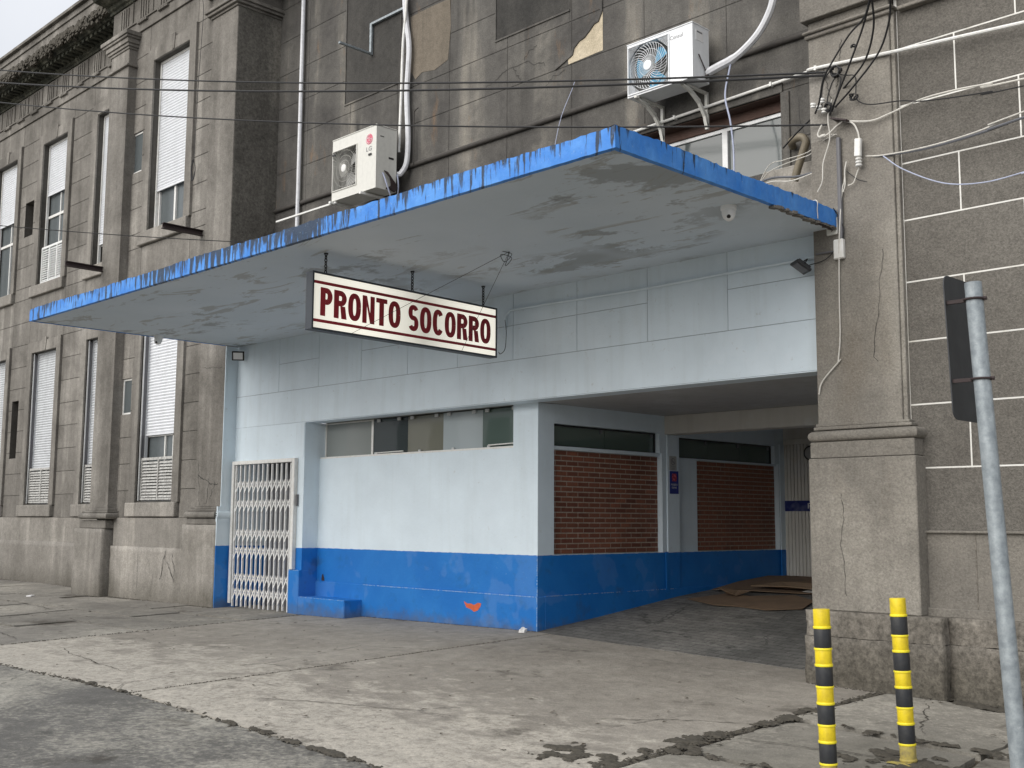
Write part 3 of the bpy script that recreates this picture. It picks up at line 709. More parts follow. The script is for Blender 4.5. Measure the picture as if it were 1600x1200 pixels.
# driveway side wall with brick panels
b = B()
def wall_yz(b, x0, x1, y0, y1, z0, z1, holes):
    r = [(y0, y1, z0, z1)]
    for h in holes: r = cut(r, h)
    for a in r: b.box(x0, x1, a[0], a[1], a[2], a[3])
W1 = (8.96, 10.80, 1.94, 2.178); W2 = (11.17, 13.31, 1.905, 2.15); B1 = (8.96, 10.845, .766, 1.94); B2 = (11.595, 13.39, .766, 1.905); RP = (11.17, 11.595, .766, 1.905)
wall_yz(b, XD-.20, XD, 8.96, 13.6, .33, 2.388, [W1, W2, B1, B2, RP]); b.obj('side_wall', 'two_tone', cb)
B().box(XD-.1, XD+.017, YI+.1, 13.55, zg, .336).obj('side_plinth', 'blue', cb, bevel=.006)
B().box(XD-.2, XD-.045, 10.845+.33, 11.6, .766, 1.905).obj('plain_panel', 'lintel', cb)
def brick_panel(y0, y1, z0, z1, single):
    pn = B().box(XD-.19, XD-.072, y0, y1, z0, z1).obj('brick_panel', 'mortar', cb)
    rows_ = 20; hz = (z1-z0)/rows_; Lb = .184; joined = B()
    for r in range(rows_):
        y_ = y0-(Lb/2 if r % 2 else 0)
        while y_ < y1:
            a, c = max(y_, y0)+.006, min(y_+Lb, y1)-.006
            if c-a > .02:
                dx = random.uniform(-.002, .002)
                if single: piece('brick', XD-.0735+dx, (a+c)/2, z0+hz*(r+.5), .014, c-a, hz-.013, 'brick', pn, .002)
                else: joined.box(XD-.080+dx, XD-.067+dx, a+.001, c-.001, z0+hz*r+.0065, z0+hz*(r+1)-.0065)
            y_ += Lb
    if not single: joined.obj('bricks', 'brick', pn, kind='stuff')
brick_panel(8.962, 10.843, .768, 1.895, True)
brick_panel(11.597, 13.388, .768, 1.880, False)
B().box(XD-.19, XD-.03, 8.962, 10.843, 1.896, 1.938).obj('window_sill', 'lintel', cb, bevel=.004)
B().box(XD-.19, XD-.03, 11.172, 13.388, 1.882, 1.904).obj('window_sill', 'lintel', cb, bevel=.004)
for (ya, yb, za, zb, nsp) in ((8.962, 10.798, 1.94, 2.176, 2), (11.172, 13.308, 1.907, 2.148, 3)):
    f = B(); f.box(XD-.09, XD-.06, ya, yb, zb-.018, zb); f.box(XD-.09, XD-.06, yb-.02, yb, za, zb-.018); f.box(XD-.09, XD-.06, ya, yb, za, za+.008)
    ww = f.obj('glazed_slot', 'black', cb)
    stp = (yb-ya)/nsp
    for i in range(nsp):
        B().box(XD-.082, XD-.075, ya+stp*i+.003, ya+stp*(i+1)-.003, za+.008, zb-.018).obj('pane', 'glass_green', ww)
        B().box(XD-.072, XD-.06, ya+stp*(i+1)-.09, ya+stp*(i+1)-.05, zb-.06, zb-.018).obj('glass_clip', 'pvc_grey', ww)
# pillar, beam, ceiling, rear wall, hidden side
B().box(XD-.1, XD+.012, 10.93, 11.172, .33, 2.165).obj('pillar', 'two_tone', cb, bevel=.006)
B().box(XD+.012, XD+.02, 10.88, 10.93, .33, .77).obj('pillar_edge', 'blue', cb)
B().box(XD-.1, -4.86, 10.90, 11.14, 2.168, 2.389).obj('beam', 'beam', cb, bevel=.006)
B().box(XD-.1, -4.86, 8.712, 13.6, 2.389, 2.55).obj('driveway_ceiling', 'ceil', cb)
b = B(); b.box(XD-.1, -4.86, 13.52, 13.7, .2, 2.389); b.obj('rear_wall', 'beam', cb)
dd = B(); x = XD+.02
while x < -4.9: dd.box(x, x+.046, 13.496, 13.512, .40, 2.17); x += .052
dr = dd.obj('ribbed_door', 'rib', cb, bevel=.003)
B().box(XD+.02, -4.88, 13.486, 13.52, 2.17, 2.245).obj('door_head', 'rib', dr, bevel=.004)
B().box(XD+.02, -4.88, 13.49, 13.52, 1.275, 1.415).obj('navy_band', 'navy', dr)
B().box(XD+.012, XD+.026, 13.39, 13.5, .42, 2.17).obj('door_jamb', 'two_tone', dr)
text_obj('lettering', 'PRONTO SOCORRO', .09, 'white_print', dr, (-8.04, 13.489, 1.31), (1, 0, 0), (0, 0, 1), depth=.002, width=1.6, height=.07)
B().box(-4.872, -4.7, 9.3, 13.6, -.2, 2.5).obj('far_side_wall', 'two_tone', cb)
# room behind the strip window
b = B(); b.box(-12.4, XD-.2, 11.5, 11.6, 0, 2.5); b.obj('room_wall', 'interior', cb)
B().box(-12.4, XD-.2, 8.712, 13.6, 2.388, 2.6).obj('room_ceiling', 'interior', cb)
# orange undercoat scrape, hole by the step
b = B(); op = [(-9.26, .245), (-9.20, .228), (-9.15, .232), (-9.10, .222), (-9.04, .240), (-8.99, .238), (-9.0, .215), (-9.04, .185), (-9.10, .172), (-9.15, .19), (-9.22, .20)]
op = [(-9.12+(x+9.12)*1.05-.27, .18+(z-.21)*1.5) for x, z in op]
b.add([(x, YI-.0235, z) for x, z in op], [tuple(range(len(op)))]); b.obj('orange_scrape', 'orange', cb)
b = B(); b.add([(x, YI-.003, z) for x, z in [(-12.29, .345), (-12.22, .345), (-12.235, .39), (-12.255, .43), (-12.275, .425), (-12.29, .38)]], [tuple(range(6))]); b.obj('hole', 'iron', cb)

# smoking notices on the pillar
xs_ = XD+.013
n1 = B().box(xs_, xs_+.003, 10.968, 11.11, 1.738, 1.91).obj('notice_sign', 'sticker_grey', label='small pale no smoking notice, upper of two on the driveway pillar', cat='sign', org=(xs_, 11.04, 1.82))
n2 = B().box(xs_, xs_+.003, 10.974, 11.146, 1.458, 1.731).obj('notice_sign', 'sticker_blue', label='dark blue no smoking notice, lower of two on the driveway pillar', cat='sign', org=(xs_, 11.06, 1.6))
def ring(cy, cz, r, w, x, seg=24):
    b = B(); vs = []
    for k in range(seg):
        a = 2*pi*k/seg; vs += [(x, cy+cos(a)*r, cz+sin(a)*r), (x, cy+cos(a)*(r-w), cz+sin(a)*(r-w))]
    b.add(vs, [(2*k, 2*((k+1) % seg), 2*((k+1) % seg)+1, 2*k+1) for k in range(seg)]); return b
for (nn, cy, cz, r, rm, tm) in ((n1, 11.04, 1.845, .042, 'grey_print', 'grey_print'), (n2, 11.06, 1.655, .05, 'red', 'white_print')):
    if nn is n2: B().box(xs_+.003, xs_+.0035, cy-.042, cy+.042, cz-.045, cz+.045).obj('picture_field', 'pink', nn)
    ring(cy, cz, r, .01, xs_+.0045).obj('no_smoking_ring', rm, nn)
    b = B(); b.obox((xs_+.0045, cy, cz), (.0003, 0, 0), (0, r*.66, -r*.66), (0, .004, .004)); b.obox((xs_+.004, cy, cz-.005), (.0003, 0, 0), (0, r*.6, 0), (0, 0, .005)); b.obj('cigarette_and_bar', rm, nn)
text_obj('lettering', 'PROIBIDO', .03, 'grey_print', n1, (xs_+.003, 10.99, 1.776), (0, 1, 0), (0, 0, 1), width=.10, height=.018)
text_obj('lettering', 'FUMAR', .03, 'grey_print', n1, (xs_+.003, 11.005, 1.750), (0, 1, 0), (0, 0, 1), width=.07, height=.018)
text_obj('lettering', 'PROIBIDO', .03, 'white_print', n2, (xs_+.003, 10.995, 1.556), (0, 1, 0), (0, 0, 1), width=.125, height=.024)
text_obj('lettering', 'FUMAR', .03, 'white_print', n2, (xs_+.003, 11.01, 1.520), (0, 1, 0), (0, 0, 1), width=.095, height=.024)
ck = thing('wall_plaque', (-8.0, 13.47, 2.0), 'round black rimmed disc on the ribbed door, half hidden by the pilaster', 'plaque')
B().lathe((-7.97, 13.485, 2.045), (0, -1, 0), [(.10, 0), (.10, .02), (.085, .022)], 28).obj('rim', 'black', ck)
B().lathe((-7.97, 13.463, 2.045), (0, -1, 0), [(.078, 0), (.078, .004)], 28).obj('face', 'sticker_grey', ck)

# ------------------------------------------------------------------ canopy
cp = thing('entrance_canopy', (-9.4, 7.0, 3.55), 'long flat concrete canopy with blue edge streaked in black over the entrance', 'canopy')
ZB, ZT = 3.5525, 3.697
b = B(); b.box(-14.08, -4.68, 5.56, 8.468, ZB, ZB+.04); b.obj('soffit', 'soffit', cp)
b = B(); b.box(-14.08, -4.875, 8.468, 9.016, 3.655, 3.685); b.box(-14.08, -4.68, 5.56, 8.30, 3.60, 3.685); b.obj('roof_deck', 'mid', cp)
rnd = random.Random(3)
def fascia(p0, p1, nrm, n, seedv):
    rr = random.Random(seedv); b = B(); p0 = Vector(p0); p1 = Vector(p1); nrm = Vector(nrm); rows_ = 3
    vs = []
    for i in range(n+1):
        p = p0.lerp(p1, i/n); t = ZT+rr.uniform(-.006, .007)+.008*sin(i*.11)*sin(i*.037+1); bo = ZB-.004+rr.uniform(-.0015, .0015)
        dn = rr.uniform(-.002, .003)
        for (o, z) in ((-.05, t-.004), (0, t), (0+dn, (t+bo)/2), (0, bo), (-.045, bo)):
            q = p+nrm*o; vs.append((q.x, q.y, z))
    fs = [(i*5+j, i*5+j+1, (i+1)*5+j+1, (i+1)*5+j) for i in range(n) for j in range(4)]
    b.add(vs, fs); return b
fascia((-14.12, 5.52, 0), (-4.64, 5.52, 0), (0, -1, 0), 220, 1).obj('fascia', 'fascia', cp)
fascia((-4.64, 5.52, 0), (-4.64, 8.355, 0), (1, 0, 0), 70, 2).obj('fascia', 'fascia', cp)
fascia((-14.12, 8.25, 0), (-14.12, 5.52, 0), (-1, 0, 0), 70, 3).obj('fascia', 'fascia', cp)
b = B(); b.tube(spline([(-4.66, 7.75, ZB-.004), (-4.665, 8.0, ZB-.012), (-4.655, 8.2, ZB-.03), (-4.67, 8.33, ZB-.028)]), .006, 6); b.obj('exposed_rebar', 'iron', cp)
b = B(); rr = random.Random(5)
for i in range(26):
    y_ = 7.45+i*.036; b.obox((-4.665+rr.uniform(-.01, .006), y_, ZB-.004-rr.uniform(0, .012)), (.012+rr.random()*.02, 0, 0), (0, .02+rr.random()*.02, .003), (0, 0, .004+rr.random()*.008))
b.obj('broken_edge', 'wing', cp)

# hanging sign
XS = -8.44
sg = thing('hanging_sign', (XS, 6.9, 3.1), 'long white PRONTO SOCORRO light box sign with red letters hanging under the canopy', 'sign')
ang = math.atan2(-.032, 2.22)
def SP(u, w, d=0.0):   # u along the sign from the street end, w height above lower edge, d towards the viewer side
    return (XS+d, 5.802+u, 2.828+w)
def slope(u): return -.0145*u
L_, H_ = 2.315, .535
def srect(b, u0, u1, w0, w1, d0, d1):
    vs = []
    for d in (d0, d1):
        for (u, w) in ((u0, w0), (u1, w0), (u1, w1), (u0, w1)):
            p = SP(u, w, d); vs.append((p[0], p[1], p[2]+slope(u)+ .010*(1-w/H_)*u/L_*1.2))
    b.add(vs, [(0, 1, 2, 3), (7, 6, 5, 4), (0, 4, 5, 1), (1, 5, 6, 2), (2, 6, 7, 3), (3, 7, 4, 0)])
b = B(); srect(b, 0, L_, 0, H_, -.105, -.012); b.obj('case', 'sign_frame', sg, bevel=.004)
b = B(); fw = .018
srect(b, 0, L_, 0, fw, -.012, .0); srect(b, 0, L_, H_-fw, H_, -.012, .0); srect(b, 0, fw, fw, H_-fw, -.012, .0); srect(b, L_-fw, L_, fw, H_-fw, -.012, .0); b.obj('frame', 'sign_frame', sg)
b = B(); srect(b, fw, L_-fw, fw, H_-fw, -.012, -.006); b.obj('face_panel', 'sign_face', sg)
b = B(); srect(b, fw, L_-fw, .425, .453, -.006, -.005); srect(b, fw, L_-fw, .072, .10, -.006, -.005); b.obj('red_stripe', 'red', sg)
def glyph(ch):
    """bold condensed capitals as strokes of flat ribbon, in units of the letter height"""
    W = {'P': .56, 'R': .60, 'O': .62, 'N': .60, 'T': .56, 'S': .55, 'C': .59, ' ': .26}[ch]; s_ = .236; P = []
    def rect(a, b_, c, d): P.append([(a, c), (b_, c), (b_, d), (a, d)])
    def rib(path, w0):
        n_ = len(path); L2 = []; R2 = []
        for i, (x, y) in enumerate(path):
            xa, ya = path[max(i-1, 0)]; xb, yb = path[min(i+1, n_-1)]; dx, dy = xb-xa, yb-ya; l = math.hypot(dx, dy) or 1
            w_ = w0*(1-.18*abs(dx)/l); L2.append((x-dy/l*w_/2, y+dx/l*w_/2)); R2.append((x+dy/l*w_/2, y-dx/l*w_/2))
        for i in range(n_-1): P.append([L2[i], L2[i+1], R2[i+1], R2[i]])
    def arc(cx, cy, rx, ry, a0, a1, n_=20):
        o = []
        for i in range(n_+1):
            a = radians(a0+(a1-a0)*i/n_); c_, q = cos(a), sin(a)
            o.append((cx+rx*math.copysign(abs(c_)**.82, c_), cy+ry*math.copysign(abs(q)**.82, q)))
        return o
    h = s_/2
    if ch == 'O': rib(arc(W/2, .5, W/2-h, .5-h*.84, 0, 360, 36), s_)
    elif ch == 'C': rib(arc(W/2, .5, W/2-h, .5-h*.84, 38, 322, 30), s_)
    elif ch == 'T': rect(0, W, .83, 1); rect(W/2-h, W/2+h, 0, .83)
    elif ch == 'N': rect(0, s_*.92, 0, 1); rect(W-s_*.92, W, 0, 1); P.append([(s_*.92, 1), (s_*.92, .62), (W-s_*.92, 0), (W-s_*.92, .38)])
    elif ch in 'PR':
        rect(0, s_, 0, 1); yb = .40 if ch == 'P' else .44; cy = (1+yb)/2; ry = (1-yb)/2-h*.84; xm = W*.52
        pth = [(s_, 1-h*.84), (xm, 1-h*.84)]+[(xm+(W-h-xm)*cos(radians(a)), cy+ry*sin(radians(a))) for a in range(78, -79, -12)]+[(xm, yb+h*.84), (s_, yb+h*.84)]
        rib(pth, s_)
        if ch == 'R': P.append([(s_*1.25, yb+.01), (s_*2.25, yb+.01), (W+.01, 0), (W-s_*1.02, 0)])
    elif ch == 'S':
        rx = W/2-h; ry = .25-h*.42
        top = arc(W/2, .5+ry, rx, ry, 25, 270, 18); bot = arc(W/2, .5-ry, rx, ry, 90, -155, 18); rib(top+bot[1:], s_*.95)
    return W, P
TXT = 'PRONTO SOCORRO'; gapx = .066; tot = sum(glyph(c)[0] for c in TXT)+gapx*(len(TXT)-1); kx = 2.135/tot; kz = .262; cur = 0.0
b = B(); layer = 0
for c in TXT:
    W, P = glyph(c)
    for q, pg in enumerate(P):
        vs = []
        for (x, y) in pg:
            u = .092+(cur+x)*kx; p = SP(u, .135+y*kz, -.0052+.0001*(q % 3 if c in 'NPRT' else 0)); vs.append((p[0], p[1], p[2]+slope(u)+.006*u/L_))
        b.add(vs, [tuple(range(len(vs)))])
    cur += W+gapx
b.obj('lettering', 'red', sg)
ch = [(-8.466, 5.958), (-8.479, 6.996), (-8.50, 7.97)]
for (cx, cy) in ch:
    b = B(); zt = ZB; zb_ = 2.828+H_+slope(cy-5.785); n_ = max(4, int((zt-zb_)/.026))
    for k in range(n_):
        z = zt-(k+.5)*(zt-zb_)/n_; hh = (zt-zb_)/n_*.62; pts = []
        for q in range(9):
            a = 2*pi*q/8; ox = cos(a)*.0125; pts.append((cx-.0+(ox if k % 2 else 0), cy+(0 if k % 2 else ox), z+sin(a)*hh))
        b.tube(pts, .0052, 6, cap=False)
    b.lathe((cx, cy, ZB-.012), (0, 0, 1), [(.02, 0), (.02, .012)], 8)
    b.obj('chain', 'chain', sg)
b = B()
A_ = (-7.212, 7.084, ZB)
b.tube([A_, (XS+.006, 6.24, 2.835)], .0022, 5); b.tube([A_, (XS+.006, 7.62, 2.83)], .0022, 5)
b.tube(spline([(A_[0]-.04, A_[1]-.05, ZB), (A_[0]+.03, A_[1], ZB-.03), (A_[0]-.02, A_[1]-.04, ZB-.10), (A_[0]-.05, A_[1]-.06, ZB-.03), (A_[0]+.02, A_[1]+.01, ZB-.06), (A_[0]-.03, A_[1]-.02, ZB-.13), (A_[0]+.0, A_[1], ZB-.01)]), .003, 5)
b.obj('stay_wire', 'cable', sg)

# ------------------------------------------------------------------ folding lattice gate
gt = thing('folding_gate', (-13.3, 8.44, -.05), 'closed white folding lattice gate between the grey wing and the blue wall', 'gate')
B().box(-14.075, -14.02, 8.41, 8.468, -.02, 1.925).obj('post', 'white_metal', gt, bevel=.004)
B().box(-14.02, -12.60, 8.41, 8.468, 1.875, 1.925).obj('top_rail', 'white_metal', gt, bevel=.004)
B().box(-12.60, -12.535, 8.41, 8.468, .486, 1.925).obj('post', 'white_metal', gt, bevel=.004)
B().box(-12.52, -12.50, 8.44, 8.468, 1.30, 1.45).obj('latch_plate', 'pvc_grey', gt)
nb = 13; xs_ = [-13.985+i*(1.345/(nb-1)) for i in range(nb)]
zb0 = [g(x, 8.44)+.015+random.uniform(-.008, .008) for x in xs_]
for i, x in enumerate(xs_):
    b = B(); b.box(x-.0075, x+.0075, 8.425, 8.450, zb0[i], 1.865); b.obj('bar', 'gate_white', gt)
b = B()
for (zc, hh) in ((1.56, .085), (1.30, .085), (.90, .085), (.66, .085), (.30, .085), (.10, .085)):
    for i in range(nb-1):
        xa, xb = xs_[i], xs_[i+1]
        b.obox(((xa+xb)/2, 8.422, zc), ((xb-xa)/2, 0, hh), (0, .002, 0), (-.0075*hh*8, 0, .0075*(xb-xa)*8))
        b.obox(((xa+xb)/2, 8.453, zc), ((xb-xa)/2, 0, -hh), (0, .002, 0), (.0075*hh*8, 0, .0075*(xb-xa)*8))
b.obj('lattice_link', 'gate_white', gt, kind='stuff')
# recess behind the gate
b = B(); b.box(-14.0, -13.98, YL+.24, 9.6, -.3, 2.3); b.box(-12.64, -12.62, YL+.24, 9.6, -.3, 2.3); b.box(-13.98, -12.64, YL+.24, 9.6, 2.05, 2.1); b.obj('gate_recess', 'two_tone', cb)
b = B(); x = -13.98
while x < -12.66: b.box(x, x+.10, 8.95, 8.965+(.012 if int(x*10) % 2 else 0), -.2, 2.05); x += .115
b.obj('shutter_door', 'pvc_grey', cb)
B().box(-13.98, -12.64, 9.0, 9.05, -.3, 2.05).obj('recess_back', 'black', cb)

# ------------------------------------------------------------------ left wing
lw = thing('building_wing', (-19, 8.5, -.1), 'old weathered grey two storey wing with white roller shutters and mossy cornice', 'building')
YN, YF = 8.295, 8.78
near_h = [(-16.67, -15.51, 1.39, 4.315), (-16.67, -15.51, 5.69, 8.50), (-17.37, -16.99, 6.74, 7.425), (-17.32, -16.98, 2.77, 3.345)]
fw_x = [(-22.19, -21.05), (-24.62, -23.48), (-19.76, -18.62), (-27.05, -25.91)]
slots = [(-22.98, -22.56, 6.76, 7.47), (-23.09, -22.76, 2.29, 3.43), (-25.4, -25.0, 6.76, 7.47), (-25.45, -25.12, 2.29, 3.43)]
far_h = [(a, c, 1.39, 4.315) for a, c in fw_x]+[(a, c, 5.675, 8.515) for a, c in fw_x]+slots
wall_xz(YN+.008, YN+.40, -18.0, -14.6, -.5, 9.155, near_h).obj('wall', 'wing_back', lw)
wall_xz(YF+.008, YF+.40, -30, -17.6, -.5, 9.155, far_h).obj('wall', 'wing_back', lw)
clow = [.70, 1.14, 1.56, 1.98, 2.40, 2.82, 3.24, 3.665, 4.09, 4.53, 4.98, 5.45]
cup = [5.45, 5.70, 6.13, 6.56, 6.99, 7.42, 7.84, 8.27, 8.71, 9.155]
def cells_for(x0, x1, full):
    cs = []
    for zz in (clow, cup):
        for k in range(len(zz)-1): cs.append((x0, x1, zz[k], zz[k+1]))
    return cs
ntrim = [(-16.86, -15.31, 1.14, 4.53), (-16.86, -15.31, 5.45, 8.71)]
ashlar(lw, YN, .012, cells_for(-17.32, -16.86, 0)+cells_for(-15.31, -14.84, 0)+cells_for(-16.86, -15.31, 0), 'wing', holes=ntrim+near_h, gap=.009)
ftr = [(a-.2, c+.23, 1.14, 4.53) for a, c in fw_x]+[(a-.2, c+.23, 5.45, 8.74) for a, c in fw_x]
edges = sorted([-30, -17.6]+[a-.2 for a, c in fw_x]+[c+.23 for a, c in fw_x])
fc = []
for i in range(len(edges)-1): fc += cells_for(edges[i], edges[i+1], 0)
ashlar(lw, YF, .012, fc, 'wing', holes=ftr+far_h, gap=.009)

def louvre(parent, x0, x1, z0, z1, y, mat, n=2):
    b = B(); w = (x1-x0)
    b.box(x0, x1, y, y+.03, z0, z0+.03); b.box(x0, x1, y, y+.03, z1-.04, z1)
    for i in range(n+1):
        x = x0+(w-.03)*i/n; b.box(x, x+.03, y, y+.03, z0+.03, z1-.04)
    k = int((z1-z0-.08)/.045)
    for j in range(k):
        z = z0+.04+j*(z1-z0-.09)/k
        for i in range(n):
            xa = x0+(w-.03)*i/n+.03; xb = x0+(w-.03)*(i+1)/n
            b.add([(xa, y+.002, z), (xb, y+.002, z+random.uniform(-.006, .004)), (xb, y+.026, z+.034), (xa, y+.026, z+.034), (xa, y+.008, z), (xb, y+.008, z), (xb, y+.030, z+.034), (xa, y+.030, z+.034)], [(0, 1, 2, 3), (4, 7, 6, 5), (0, 4, 5, 1)])
    return b.obj('louvre_panel', mat, parent)
def shutter(parent, x0, x1, z0, z1, y, mat):
    b = B(); n = int((z1-z0)/.047); h = (z1-z0)/n; prof = []
    for k in range(n):
        for (t, o) in ((0, .012), (.12, .004), (.5, -.004), (.88, .004)): prof.append((y+o, z0+h*(k+t)))
    prof.append((y+.012, z1))
    m = len(prof); b.add([(x0, p[0], p[1]) for p in prof]+[(x1, p[0], p[1]) for p in prof], [(i, i+1, m+i+1, m+i) for i in range(m-1)])
    b.box(x0, x1, y-.006, y+.014, z0-.03, z0)
    return b.obj('roller_shutter', mat, parent)
def wing_window(x0, x1, z0, z1, yface, sh_z, mode, smat='shutter', lou=None, trim_top=.21):
    rec = .095; y = yface+rec
    # surround (architrave) and sill
    b = B(); tz = z1+trim_top; p = .028
    b.box(x0-.20, x0, yface-p, yface+.02, z0-.02, tz); b.box(x1, x1+.20, yface-p, yface+.02, z0-.02, tz); b.box(x0, x1, yface-p, yface+.02, z1, tz)
    b.box(x1+.20, x1+.222, yface-p-.016, yface+.02, z0-.02, tz+.01)
    sr = b.obj('window_surround', 'wing', lw, bevel=.004)
    xm = (x0+x1)/2; B().add([(xm+.04, yface-p-.012, z1+.01), (xm+.10, yface-p-.012, z1+.01), (xm+.13, yface-p-.012, tz+.05), (xm+.01, yface-p-.012, tz+.05), (xm+.04, yface-p+.004, z1+.01), (xm+.10, yface-p+.004, z1+.01), (xm+.13, yface-p+.004, tz+.05), (xm+.01, yface-p+.004, tz+.05)],
        [(0, 1, 2, 3), (4, 7, 6, 5), (0, 4, 5, 1), (1, 5, 6, 2), (2, 6, 7, 3), (3, 7, 4, 0)]).obj('keystone', 'wing', sr)
    B().box(x0-.24, x1+.16, yface-.065, yface+.16, z0-.235, z0-.02).obj('window_sill', 'wing_low', lw, bevel=.012)
    f = B()
    f.box(x0, x0+.035, y, y+.05, z0, z1); f.box(x1-.045, x1, y, y+.05, z0, z1); f.box(x0+.045, x1-.045, y, y+.05, z0-.02, z0+.035); f.box(x0+.045, x1-.045, y, y+.05, z1-.04, z1)
    w = f.obj('window', 'white_metal' if mode != 'old' else 'shutter', lw, bevel=.003)
    shutter(w, x0+.045, x1-.045, sh_z, z1-.04, y+.012, smat)
    gz1 = sh_z-.03
    if gz1 > z0+.1:
        gl = B().box(x0+.045, x1-.045, y+.075, y+.082, z0+.035, gz1+.03); gl.obj('pane', 'curtain', w)
        b = B()
        if mode == 'slide':
            b.box(xm-.03, xm+.02, y+.045, y+.075, z0+.035, gz1); b.box(x0+.045, x0+.08, y+.045, y+.075, z0+.035, gz1); b.box(x1-.08, x1-.045, y+.045, y+.075, z0+.035, gz1)
            b.box(xm+.30, xm+.36, y+.04, y+.072, z0+.035, gz1)
        else:
            b.box(x0+.045, x1-.045, y+.045, y+.075, gz1-.45 if gz1-z0 > 1.2 else gz1-.02, gz1-.40 if gz1-z0 > 1.2 else gz1); b.box(xm-.015, xm+.015, y+.05, y+.075, z0+.035, gz1)
            b.box(xm+.25, xm+.31, y+.045, y+.075, z0+.035, gz1)
        b.obj('sash', 'white_metal', w)
    if lou: louvre(w, x0+.03, x1-.03, z0+.02, lou[0], y-.05, lou[1], lou[2])
    return w
wing_window(-16.67, -15.51, 1.39, 4.315, YN, 2.44, 'old', 'shutter2', (2.06, 'louvre', 2))
wing_window(-16.67, -15.51, 5.69, 8.50, YN, 6.36, 'slide', 'shutter2')
for (a, c), up_, lo_ in zip(fw_x, (7.50, 7.28, 6.10, 7.0), (2.10, 2.10, 2.12, 2.1)):
    wing_window(a, c, 1.39, 4.315, YF, lo_, 'old', 'shutter', (2.07, 'louvre', 2))
    wing_window(a, c, 5.675, 8.515, YF, up_, 'old2', 'shutter2', (6.42, 'white_louvre', 3) if a == -22.19 else None)
# insect screens standing in the lower reveals
for (x, yf_) in ((-16.655, YN), (-22.175, YF), (-19.745, YF), (-24.605, YF)):
    b = B(); b.box(x, x+.012, yf_+.02, yf_+.085, 1.42, 4.28); b.obj('insect_screen', 'pvc_grey', lw)
    b = B(); b.box(x+.012, x+.028, yf_+.012, yf_+.03, 1.40, 4.30); b.obj('screen_strip', 'alu', lw)
for (a, c, z0, z1), yf_ in [(near_h[2], YN), (near_h[3], YN)]:
    f = B(); y = yf_+.025; f.box(a, a+.045, y, y+.03, z0, z1); f.box(c-.03, c, y, y+.03, z0, z1); f.box(a+.045, c-.03, y, y+.03, z0, z0+.03); f.box(a+.045, c-.03, y, y+.03, z1-.03, z1)
    w = f.obj('small_window', 'white_metal', lw); B().box(a+.045, c-.03, y+.01, y+.016, z0+.03, z1-.03).obj('pane', 'curtain', w)
for (a, c, z0, z1) in slots: B().box(a, c, YF+.25, YF+.27, z0, z1).obj('blocked_slot', 'wing', lw)

# plinths
rough_box('plinth', -17.35, -14.95, 8.245, 8.5, -.35, .70, 'wing_low', lw, .004, 40, 14, 11)
rough_box('plinth', -30, -18.0, 8.735, 8.95, -.35, .70, 'wing_low', lw, .004, 90, 12, 12)
B().box(-17.3, -15.0, 8.26, 8.5, .70, 1.14).obj('base_band', 'wing_low', lw)
B().box(-30, -18.2, 8.75, 8.95, .70, 1.14).obj('base_band', 'wing_low', lw)
# left pilaster
rough_box('pilaster_pedestal', -18.42, -17.41, 8.12, 8.9, -.3, .965, 'wing_low', lw, .004, 20, 16, 13)
b = B(); b.box(-18.30, -17.37, 8.15, 8.8, .97, 1.10); b.obj('pedestal_cap', 'wing', lw, bevel=.008)
pr2 = [(cos(-pi/2+pi*k/6)*.05, 1.165+.05*sin(-pi/2+pi*k/6)) for k in range(7)]
tor(-18.16, -17.24, 8.12, pr2).obj('torus', 'wing', lw)
b = B(); b.box(-18.12, -17.22, 8.10, 8.8, 1.215, 1.245); b.box(-18.05, -17.27, 8.13, 8.8, 1.245, 1.29); b.obj('base_fillet', 'wing', lw, bevel=.006)
B().box(-17.95, -17.31, 8.145, 8.8, 1.29, 8.56).obj('pilaster_shaft', 'wing', lw, bevel=.005)
b = B(); b.box(-18.0, -17.27, 8.10, 8.8, 8.56, 8.60); b.box(-17.95, -17.31, 8.145, 8.8, 8.60, 8.86)
for (o, za, zb_) in ((.03, 8.86, 8.90), (.07, 8.90, 8.95), (.11, 8.95, 9.03), (.16, 9.03, 9.07), (.20, 9.07, 9.14)): b.box(-17.95-o, -17.31+o*.6, 8.145-o*.6, 8.8, za, zb_)
b.obj('pilaster_capital', 'wing', lw, bevel=.006)
# corner pier
B().box(-14.83, -14.122, 8.275, 9.40, 1.30, 8.60).obj('corner_pier', 'wing', lw, bevel=.006)
B().box(-14.122, -14.117, 8.29, 9.02, 3.70, 8.60).obj('pier_side_render', 'pier_side', lw)
rough_box('pier_pedestal', -15.05, -14.125, 8.215, 9.0, -.3, 1.045, 'wing_low', lw, .004, 20, 16, 14)
B().box(-14.98, -14.126, 8.23, 8.47, 1.05, 1.13).obj('pedestal_cap', 'wing', lw, bevel=.008)
pr3 = [(cos(-pi/2+pi*k/6)*.045, 1.185+.05*sin(-pi/2+pi*k/6)) for k in range(7)]
tor(-14.93, -14.18, 8.235, pr3).obj('torus', 'wing', lw)
b = B(); b.box(-14.93, -14.127, 8.215, 8.47, 1.235, 1.265); b.box(-14.89, -14.125, 8.24, 8.47, 1.265, 1.30); b.obj('base_fillet', 'wing', lw, bevel=.006)
